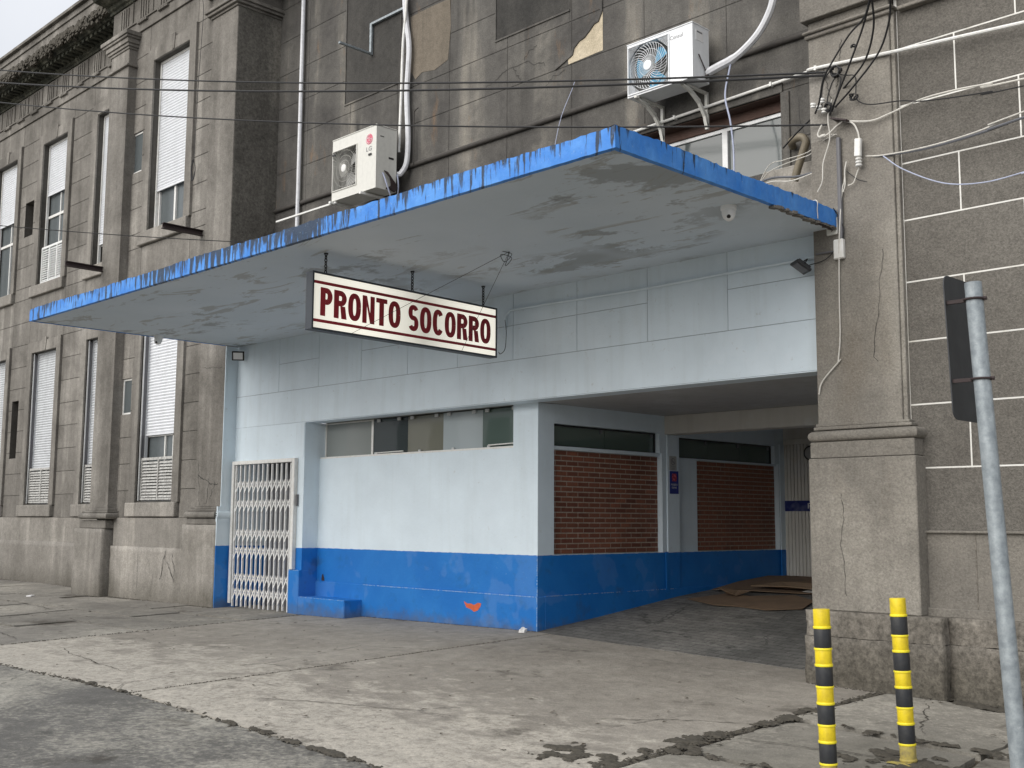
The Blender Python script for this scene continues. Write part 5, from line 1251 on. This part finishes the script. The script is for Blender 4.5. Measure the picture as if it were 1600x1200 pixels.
for k, pts in CABLES.items():
    r, mt, lb = INFO[k]
    B().tube(spline(pts, 6), r, 6).obj('cable', mt, label=lb, cat='cable', org=pts[0])
kn = thing('cable_knot', (-4.6, 8.3, 4.8), 'tangle of black splices and white insulators where cables meet on the pilaster', 'cable knot')
rr = random.Random(2)
for (cx, cz, n_, s_) in ((-4.585, 4.86, 5, .05), (-4.43, 4.60, 3, .035), (-4.66, 4.57, 5, .04), (-4.41, 5.02, 2, .02)):
    b = B()
    for q in range(n_):
        ph = rr.random()*6; pts = [(cx+cos(ph+a*.9)*s_*(.5+rr.random()*.6), 8.30+rr.uniform(-.02, .02), cz+sin(ph+a*.9)*s_*(.5+rr.random()*.6)) for a in range(6)]
        b.tube(spline(pts, 4), .007, 5)
    b.obj('splice', 'cable', kn)
b = B()
for (x, z) in ((-4.80, 4.62), (-4.745, 4.585), (-4.715, 4.64), (-4.70, 4.55)):
    b.lathe((x, 8.30, z-.022), (.15, -.2, 1), [(.018, 0), (.026, .008), (.016, .018), (.026, .028), (.020, .042)], 14)
b.obj('insulator', 'white_metal', kn)
b = B(); b.tube(spline([(-4.735, 8.32, 4.44), (-4.77, 8.31, 4.36), (-4.73, 8.31, 4.33), (-4.66, 8.31, 4.35), (-4.60, 8.31, 4.39), (-4.54, 8.31, 4.42)]), .007, 6); b.lathe((-4.75, 8.31, 4.335), (1, 0, .15), [(.012, 0), (.016, .02), (.010, .05)], 10); b.obj('clamp', 'cable_white', kn)
B().obox((-4.55, 8.31, 4.43), (.07, 0, -.025), (0, .05, 0), (.003, 0, .006)).obj('iron_spike', 'iron', kn)
b = B(); 
for k in range(5): b.tube(spline([(-15.107+rr.uniform(-.03, .03), 8.19, 6.47), (-15.16+rr.uniform(-.02, .02), 8.19, 6.35), (-15.10+rr.uniform(-.04, .04), 8.19, 6.15), (-15.04, 8.19, 6.3), (-15.107, 8.2, 6.47)]), .006, 5)
b.obj('wire_coil', 'cable', label='coil of black wire hanging on the wing beside the corner pier', cat='wire coil', org=(-15.1, 8.2, 6.3))

def wire(p0, p1, sag, r, label):
    p0 = Vector(p0); p1 = Vector(p1); d = p0-p1; p0 = p1+d*1.6; s2 = sag*1.6*1.6; pts = []
    for i in range(49):
        t = i/48; q = p0.lerp(p1, t); q.z -= s2*4*t*(1-t)-0*t; pts.append(q)
    return pts
def wire2(p0, p1, sag, r, label, extra=.7):
    # parabola through the two points, continued past the far one
    p0 = Vector(p0); p1 = Vector(p1); pts = []
    for i in range(61):
        t = -extra+(1+extra)*i/60; q = p0+(p1-p0)*t; q.z -= sag*4*t*(1-t); pts.append(q)
    B().tube(pts, r, 6).obj('overhead_wire', 'cable', label=label, cat='overhead wire', group='black overhead wires crossing the facade', org=tuple(p1))
wire2((-17, 6.001, 7.771), (-4.68, 8.33, 4.887), .145, .0095, 'uppermost black overhead wire crossing the facade to the pilaster', .5)
wire2((-17, 6.012, 7.58), (-4.68, 8.33, 4.862), .140, .0115, 'second black overhead wire from the top crossing the facade', .5)
wire2((-17, 6.03, 7.277), (-4.694, 8.33, 4.433), .145, .0085, 'third overhead wire running just above the canopy corner', .5)
wire2((-16, 5.777, 5.162), (-13.385, 8.2, 4.903), .02, .006, 'lowest thin overhead wire ending at the corner pier', .8)

# ------------------------------------------------------------------ street furniture
def bollard(x, y, top, label, lean=(.0, .0), stub=None, broken=True):
    zb_ = g(x, y)-.02; t = thing('bollard', (x, y, zb_), label, 'bollard', 'yellow and black bollards by the pilaster')
    r = .046; z = top; H = top-zb_
    def P(zz): k = (zz-zb_)/H; return (x+lean[0]*k, y+lean[1]*k, zz)
    def cyl(za, zb2, rr, mt, nm):
        a, c = Vector(P(za)), Vector(P(zb2)); ax = c-a
        B().lathe(a, ax, [(rr*.97, 0), (rr, .004), (rr, ax.length-.004), (rr*.97, ax.length)], 28).obj(nm, mt, t)
    segs = [.115, .125, .125, .125, .125, .125, .125, .125]; k = 0
    while z > zb_+.06 and k < 9:
        h = .105 if k == 0 else .100
        zl = max(z-h, zb_)
        if k % 2 == 0:
            mt = 'yellow' if z > zb_+.22 else 'yellow_old'
            cyl(zl, z, r-.001, mt, 'yellow_sleeve')
            if k: cyl(z-.012, z-.0005, r+.003, 'yellow_line', 'raised_ring')
            cyl(zl+.0005, zl+.014, r+.003, 'yellow_line' if mt == 'yellow' else mt, 'raised_ring')
        else: cyl(zl, z, r, 'rubber', 'black_sleeve')
        z = zl-.0008; k += 1
    if z > zb_: cyl(zb_, z, r-.001, 'yellow_old', 'worn_foot')
    b = B(); rr = random.Random(int(top*1000)); n_ = 22
    vs = [(x, y, g(x, y)+.006)]+[(x+cos(2*pi*i/n_)*rr.uniform(.085, .15), y+sin(2*pi*i/n_)*rr.uniform(.085, .14), g(x, y)+.003) for i in range(n_)]
    b.add(vs, [(0, 1+i, 1+(i+1) % n_) for i in range(n_)]); b.obj('paint_spill', 'yellow_old', t)
bollard(-3.15, 6.30, .690, 'striped bollard standing further right, with its worn yellow foot visible', (-.035, 0))
bollard(-3.285, 5.66, .652, 'striped bollard nearer the driveway, its foot cut off by the picture edge', (-.022, 0))
sp = thing('sign_post', (-1.43, 3.6, g(-1.4, 3.6)), 'leaning galvanised steel post carrying a dark traffic sign plate', 'sign post')
pt, pb = Vector((-1.523, 3.6, 1.895)), Vector((-1.405, 3.6, g(-1.4, 3.6)-.02))
B().tube([pb, pb.lerp(pt, .5), pt], .0268, 24).obj('pole', 'galv', sp)
# rounded plate facing -X, its dark back turned towards the entrance
b = B(); y0, y1, z0, z1, rc = 3.585, 3.895, 1.455, 1.935, .035; pts = []
for (cy, cz, a0) in ((y1-rc, z1-rc, 0), (y0+rc, z1-rc, 90), (y0+rc, z0+rc, 180), (y1-rc, z0+rc, 270)):
    for q in range(6): a = radians(a0+q*18); pts.append((cy+cos(a)*rc, cz+sin(a)*rc))
n_ = len(pts); tl = -.035
def XP(z, o): return -1.597+o+tl*(z-1.46)
b.add([(XP(z, 0), y, z) for y, z in pts]+[(XP(z, -.004), y, z) for y, z in pts], [tuple(range(n_)), tuple(range(2*n_-1, n_-1, -1))]+[(i, (i+1) % n_, n_+(i+1) % n_, n_+i) for i in range(n_)])
b.obj('plate', 'sign_dark', sp)
b = B()
for z in (1.58, 1.84):
    xx = pb.lerp(pt, (z-pb.z)/(pt.z-pb.z)).x; b.tube([(xx+cos(a)*.031, 3.6+sin(a)*.031, z) for a in [2*pi*k/16 for k in range(17)]], .004, 6, cap=False); b.box(XP(z, 0), xx-.027, 3.594, 3.606, z-.006, z+.006); b.lathe((xx+.027, 3.6, z), (1, .2, 0), [(.007, 0), (.007, .012)], 6)
b.obj('clamp', 'iron', sp)

# ------------------------------------------------------------------ loose things on the ground
def flat(name, pts, z_off, th, mat, label, cat, curl=.02):
    rr = random.Random(len(label)); b = B(); n_ = len(pts); cx = sum(p[0] for p in pts)/n_; cy = sum(p[1] for p in pts)/n_
    top = [(cx, cy, g(cx, cy)+z_off+th)]; 
    for s_ in (.5, 1.0):
        for (x, y) in pts: x2, y2 = cx+(x-cx)*s_, cy+(y-cy)*s_; top.append((x2, y2, g(x2, y2)+z_off+th+rr.random()*curl*s_))
    fs = [(0, 1+i, 1+(i+1) % n_) for i in range(n_)]+[(1+i, 1+n_+i, 1+n_+(i+1) % n_, 1+(i+1) % n_) for i in range(n_)]
    k = len(top); top += [(v[0], v[1], v[2]-th) for v in top[1+n_:1+2*n_]]
    fs += [(1+n_+i, k+i, k+(i+1) % n_, 1+n_+(i+1) % n_) for i in range(n_)]
    b.add(top, fs); return b.obj(name, mat, label=label, cat=cat, group='cardboard on the driveway floor' if cat == 'cardboard' else None, org=(cx, cy, g(cx, cy)))
flat('cardboard_sheet', [(-8.25, 11.6), (-8.35, 12.3), (-8.36, 13.0), (-8.1, 13.3), (-7.5, 13.2), (-6.6, 12.9), (-6.5, 12.1), (-7.3, 11.9), (-7.7, 11.75)], .012, .006, 'cardboard', 'big flattened cardboard sheet lying at the back of the driveway', 'cardboard', .03)
flat('cardboard_sheet', [(-8.15, 10.95), (-7.95, 11.45), (-7.6, 11.4), (-7.2, 11.75), (-6.8, 11.5), (-6.65, 11.0), (-6.95, 10.75), (-7.35, 10.82), (-7.6, 10.72), (-7.9, 10.85)], .008, .005, 'cardboard', 'torn cardboard sheet nearest the street on the driveway floor', 'cardboard', .02)
flat('cardboard_sheet', [(-7.9, 11.9), (-7.75, 12.35), (-7.2, 12.5), (-6.9, 12.2), (-7.0, 11.85), (-7.45, 11.95)], .03, .006, 'cardboard2', 'small paler cardboard flap lying on the big back sheet', 'cardboard', .07)
flat('cardboard_piece', [(-8.0, 11.35), (-7.85, 11.55), (-7.65, 11.5), (-7.7, 11.3), (-7.85, 11.22)], .02, .005, 'cardboard', 'small crumpled cardboard piece standing between the two sheets', 'cardboard', .09)
flat('cardboard_piece', [(-7.25, 12.0), (-7.1, 12.15), (-6.95, 12.1), (-7.05, 11.9)], .02, .005, 'ac_white', 'pale crumpled carton scrap beside the pilaster side of the cardboard', 'carton', .09)
b = B().lathe((-8.535, 8.60, g(-8.53, 8.6)+.022), (.8, -.5, .15), [(.018, 0), (.026, .05), (.028, .055)], 14)
b.obox((-8.50, 8.58, g(-8.5, 8.58)+.02), (.03, .01, 0), (0, .02, .006), (.004, 0, .016)); b.obj('plastic_cup', 'white_print', label='crushed white plastic cup at the foot of the blue wall corner', cat='cup', org=(-8.53, 8.6, g(-8.5, 8.6)))
b = B(); b.obox((-18.44, 7.47, g(-18.4, 7.47)+.012), (.05, .02, .004), (-.01, .03, .004), (0, 0, .008)); b.obj('paper_scrap', 'white_print', label='white paper scrap on the pavement near the left pilaster', cat='litter', org=(-18.44, 7.47, g(-18.4, 7.47)))
rr = random.Random(12); b = B()
for i in range(230):
    x = rr.uniform(-18, -1.5); y = rr.uniform(4.2, 8.1)
    s_ = rr.uniform(.005, .019); a = rr.random()*pi
    b.add([(x+cos(a)*s_*1.7, y+sin(a)*s_*1.7, g(x, y)+.008), (x-sin(a)*s_*.7, y+cos(a)*s_*.7, g(x, y)+.012), (x-cos(a)*s_*1.7, y-sin(a)*s_*1.7, g(x, y)+.007), (x+sin(a)*s_*.7, y-cos(a)*s_*.7, g(x, y)+.010)], [(0, 1, 2, 3)])
b.obj('dry_leaves', 'leaf', label='scattered dry leaf bits and crumbs on the concrete', cat='litter', kind='stuff', org=(-8, 6, -.1))
# soil and moss clumps along joints, wall feet and mud patches
b = B()
def clump(x, y, s_):
    z = g(x, y); n_ = 6; a0 = rr.random()*6
    vs = [(x, y, z+s_*rr.uniform(.02, .10)+.004)]+[(x+cos(a0+2*pi*k/n_)*s_*rr.uniform(.6, 1.5), y+sin(a0+2*pi*k/n_)*s_*rr.uniform(.5, 1.2), z-.004) for k in range(n_)]
    b.add(vs, [(0, 1+k, 1+(k+1) % n_) for k in range(n_)])
def dens(x): return .5+.5*sin(x*2.3+1)*sin(x*5.1)
for i in range(900):
    x = rr.uniform(-4.9, 1.0); clump(x, (8.165 if x < -3.79 else 8.28)-abs(rr.gauss(0, .02)), rr.uniform(.006, .02))
for i in range(900):
    x = rr.uniform(-26, -14.1); y = 8.21 if x > -15.05 else 8.24 if x > -17.4 else 8.115 if x > -18.42 else 8.73
    clump(x, y-abs(rr.gauss(0, .018)), rr.uniform(.008, .022))
for i in range(500):
    x = rr.uniform(-12.4, -8.4)
    clump(x, (8.415 if x < -11.4 else 8.685)-abs(rr.gauss(0, .010)), rr.uniform(.004, .010))
for i in range(550):
    if dens(i*.01) > .25: clump(rr.uniform(-11, -1.5), 4.10+rr.gauss(0, .022), rr.uniform(.006, .022))
for i in range(260): clump(-8.215+rr.gauss(0, .005), rr.uniform(4.1, 8.6), rr.uniform(.004, .009))
for i in range(500): clump(-4.29+rr.gauss(0, .03), rr.uniform(4.15, 8.1), rr.uniform(.006, .020))
for i in range(260): clump(-12.295+rr.gauss(0, .02), rr.uniform(4.5, 8.4), rr.uniform(.005, .016))
b.obj('soil_and_moss', 'moss', label='dark soil and moss crumbs along joints, cracks and wall feet', cat='soil', kind='stuff', org=(-8, 6, -.1))

from mathutils import noise as MN
def mud(cx, cy, rx, ry, thr, seedv, cell=.011, ang=0.0):
    b = B(); ca, sa = cos(ang), sin(ang); nx, ny = int(2*rx/cell), int(2*ry/cell); idx = {}
    def hgt(i, j):
        u = -1+2*i/nx; v = -1+2*j/ny; x = u*rx; y = v*ry
        f = MN.fractal(Vector((x*7+seedv, y*9, seedv*.7)), .75, 2.2, 6)*.62+MN.fractal(Vector((x*38, y*38, seedv)), .8, 2, 3)*.10+.47-(u*u+v*v)*.36
        return f
    H_ = {(i, j): hgt(i, j) for i in range(nx+1) for j in range(ny+1)}
    def vid(i, j):
        if (i, j) not in idx:
            x = (-1+2*i/nx)*rx; y = (-1+2*j/ny)*ry; X_ = cx+ca*x-sa*y; Y_ = cy+sa*x+ca*y
            idx[(i, j)] = len(b.v); b.v.append((X_+rr.uniform(-.003, .003), Y_+rr.uniform(-.003, .003), g(X_, Y_)+.001+min(max(H_[(i, j)]-thr, -.02)*.05, .012)+rr.uniform(0, .0015)))
        return idx[(i, j)]
    for i in range(nx):
        for j in range(ny):
            if (H_[(i, j)]+H_[(i+1, j)]+H_[(i, j+1)]+H_[(i+1, j+1)])/4 > thr: b.f.append((vid(i, j), vid(i+1, j), vid(i+1, j+1), vid(i, j+1)))
    if b.f: b.smooth = True; return b.obj('mud_patch', 'moss', kind='stuff', label='crust of dark wet soil lying on the concrete by the bollards', cat='soil', org=(cx, cy, g(cx, cy)))
allm = []
for args in ((-4.62, 5.10, .42, .26, .44, 3.1), (-4.30, 5.75, .16, .60, .40, 7.7), (-4.28, 7.2, .10, .75, .42, 9.2), (-3.20, 6.28, .50, .30, .42, 12.6), (-3.35, 6.86, .80, .10, .36, 15.5),
             (-3.3, 8.14, .75, .10, .34, 19.4), (-2.87, 5.6, .14, .8, .42, 23.3), (-3.6, 5.58, .7, .10, .38, 27.9), (-2.3, 8.2, .9, .10, .34, 31.4), (-6.2, 4.10, 1.5, .05, .46, 39.2), (-8.9, 4.10, 1.0, .04, .46, 44.2)):
    m_ = mud(*args)
    if m_: allm.append(m_)
# one countless crust: join the patches into a single object
if len(allm) > 1:
    base = allm[0]; bm = bmesh.new()
    for m_ in allm:
        t_ = m_.data.copy(); t_.transform(Matrix.Translation(m_.location-base.location)); bm.from_mesh(t_)
    bm.to_mesh(base.data); bm.free()
    for m_ in allm[1:]: bpy.data.objects.remove(m_)
def walk(p0, p1, n_, amp, rnd_):
    pts = []; off = 0; off2 = 0; (x0, y0), (x1, y1) = p0, p1; L = math.hypot(x1-x0, y1-y0); nx, ny = -(y1-y0)/L, (x1-x0)/L
    for i in range(n_+1):
        t = i/n_; off += rnd_.uniform(-amp, amp); k = 1 if 0 < i < n_ else .3
        pts.append((x0+(x1-x0)*t+nx*off*k, y0+(y1-y0)*t+ny*off*k))
    return pts
rk = random.Random(31)
def crack_ground(p0, p1, w, parent, n_=40, amp=.018):
    pts = walk(p0, p1, n_, amp, rk); b = B(); vs = []
    for i, (x, y) in enumerate(pts):
        xa, ya = pts[max(i-1, 0)]; xb, yb = pts[min(i+1, n_)]; l = math.hypot(xb-xa, yb-ya) or 1; ww = w*rk.uniform(.25, 1.2)*(1-abs(2*i/n_-1)**3*.8)
        for sg_ in (1, -1): X_ = x-sg_*(yb-ya)/l*ww; Y_ = y+sg_*(xb-xa)/l*ww; vs.append((X_, Y_, g(X_, Y_)+.0045))
    b.add(vs, [(2*i, 2*i+1, 2*i+3, 2*i+2) for i in range(n_)]); return b.obj('crack', 'moss', parent)
for a_ in (((-12.0, 7.55), (-10.4, 7.9), .006), ((-7.9, 8.05), (-5.0, 8.28), .004), ((-11.6, 5.0), (-9.2, 4.6), .006), ((-7.6, 4.5), (-6.1, 5.3), .005), ((-5.2, 5.9), (-4.35, 6.6), .006)): crack_ground(a_[0], a_[1], a_[2], drive)
for a_ in (((-4.25, 6.1), (-2.85, 6.35), .007), ((-4.2, 5.0), (-2.9, 4.7), .006), ((-3.9, 8.1), (-3.4, 7.0), .006), ((-2.8, 6.4), (-1.4, 6.0), .007)): crack_ground(a_[0], a_[1], a_[2], pav2)
for a_ in (((-15.0, 6.3), (-12.9, 6.9), .009), ((-18, 7.0), (-15.5, 6.5), .008), ((-14.3, 5.3), (-12.6, 5.0), .008)): crack_ground(a_[0], a_[1], a_[2], pav)
def crack_wall(p0, p1, y, w, parent, n_=24, amp=.012, mat='mid_back', vary=True):
    pts = walk(p0, p1, n_, amp, rk); b = B(); vs = []
    for i, (x, z) in enumerate(pts):
        xa, ya = pts[max(i-1, 0)]; xb, yb = pts[min(i+1, n_)]; l = math.hypot(xb-xa, yb-ya) or 1; ww = w*rk.uniform(.3, 1.2) if vary else w
        vs += [(x-(yb-ya)/l*ww, y, z+(xb-xa)/l*ww), (x+(yb-ya)/l*ww, y, z-(xb-xa)/l*ww)]
    b.add(vs, [(2*i, 2*i+1, 2*i+3, 2*i+2) for i in range(n_)]); return b.obj('crack', mat, parent)
for a_ in (((-14.75, 1.75), (-14.2, 1.62), .007), ((-14.45, 1.7), (-14.55, 1.35), .005), ((-14.3, 1.65), (-14.38, 1.40), .005), ((-14.75, 1.95), (-14.68, 1.32), .004), ((-14.7, 3.3), (-14.2, 3.25), .004)): crack_wall(a_[0], a_[1], 8.2725, a_[2], lw)
for a_ in (((-15.55, .66), (-15.72, .25), .007), ((-15.5, .5), (-15.3, .2), .006), ((-15.35, .62), (-15.28, .3), .005), ((-16.4, .6), (-16.45, -.02), .003), ((-15.9, .35), (-15.95, -.02), .003)): crack_wall(a_[0], a_[1], 8.238, a_[2], lw)
for a_ in (((-9.60, 6.28), (-9.12, 6.42), .006), ((-9.12, 6.42), (-8.62, 6.28), .006), ((-9.12, 6.42), (-9.0, 6.22), .005), ((-8.95, 6.45), (-8.75, 6.58), .005), ((-8.3, 6.15), (-8.6, 6.05), .004)): crack_wall(a_[0], a_[1], 9.0135, a_[2], cb, 16, .018)
for a_ in (((-4.62, 4.75), (-4.56, 5.15), .003), ((-4.72, 4.95), (-4.68, 4.55), .003), ((-4.62, 1.35), (-4.60, .55), .0025), ((-4.25, 3.3), (-4.3, 2.4), .0025)): crack_wall(a_[0], a_[1], 8.3605 if a_[0][1] > 1.6 else 8.2655, a_[2], pl)
# paint rubbed off along the arrises of the blue base
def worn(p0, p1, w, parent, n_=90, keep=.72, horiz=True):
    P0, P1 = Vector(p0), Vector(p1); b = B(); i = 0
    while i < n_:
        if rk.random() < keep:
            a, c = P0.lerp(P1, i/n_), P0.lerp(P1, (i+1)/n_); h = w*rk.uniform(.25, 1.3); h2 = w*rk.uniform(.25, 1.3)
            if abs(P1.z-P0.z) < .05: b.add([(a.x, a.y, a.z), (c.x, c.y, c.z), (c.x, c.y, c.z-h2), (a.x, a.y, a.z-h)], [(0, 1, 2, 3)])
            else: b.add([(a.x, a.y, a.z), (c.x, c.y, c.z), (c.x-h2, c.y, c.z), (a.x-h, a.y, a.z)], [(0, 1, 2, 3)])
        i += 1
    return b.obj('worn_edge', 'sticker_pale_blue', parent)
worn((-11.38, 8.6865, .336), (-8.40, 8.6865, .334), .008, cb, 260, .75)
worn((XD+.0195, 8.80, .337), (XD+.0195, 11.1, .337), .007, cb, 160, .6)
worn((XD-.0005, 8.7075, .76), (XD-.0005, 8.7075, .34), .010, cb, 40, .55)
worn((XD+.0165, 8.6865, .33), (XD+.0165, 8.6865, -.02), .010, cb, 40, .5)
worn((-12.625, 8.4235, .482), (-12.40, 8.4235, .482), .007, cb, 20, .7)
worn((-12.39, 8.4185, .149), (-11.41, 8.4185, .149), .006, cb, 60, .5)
# ------------------------------------------------------------------ street side opposite (seen mirrored in the strip window)
ob = thing('building', (-34, -11, -.3), 'pale building with dark shutters across the street, mirrored in the strip window', 'building')
B().box(-44, -28, -14, -11, -.5, 6.0).obj('wall', 'opp_white', ob)
b = B()
for k in range(6): b.box(-43+k*2.6, -41.4+k*2.6, -11.0, -10.96, 0, 2.6); b.box(-43+k*2.6, -41.8+k*2.6, -11.0, -10.96, 3.6, 5.0)
b.obj('shutter', 'opp_grey', ob)
ob = thing('building', (-22, -11, -.3), 'olive green shopfront across the street, mirrored in the strip window', 'building')
B().box(-28, -17, -14, -11.3, -.5, 5.0).obj('wall', 'opp_green', ob)
b = B()
for k in range(4): b.box(-27.4+k*2.7, -25.4+k*2.7, -11.3, -11.25, 0, 2.8)
b.obj('shutter', 'opp_grey', ob)
ob = thing('building', (-12, -11, -.3), 'low grey building across the street, mirrored in the strip window', 'building')
B().box(-17, -4, -14, -11.1, -.5, 4.4).obj('wall', 'opp_grey', ob)
B().box(-16, -13.6, -11.1, -11.05, 0, 3.0).obj('door', 'opp_white', ob)
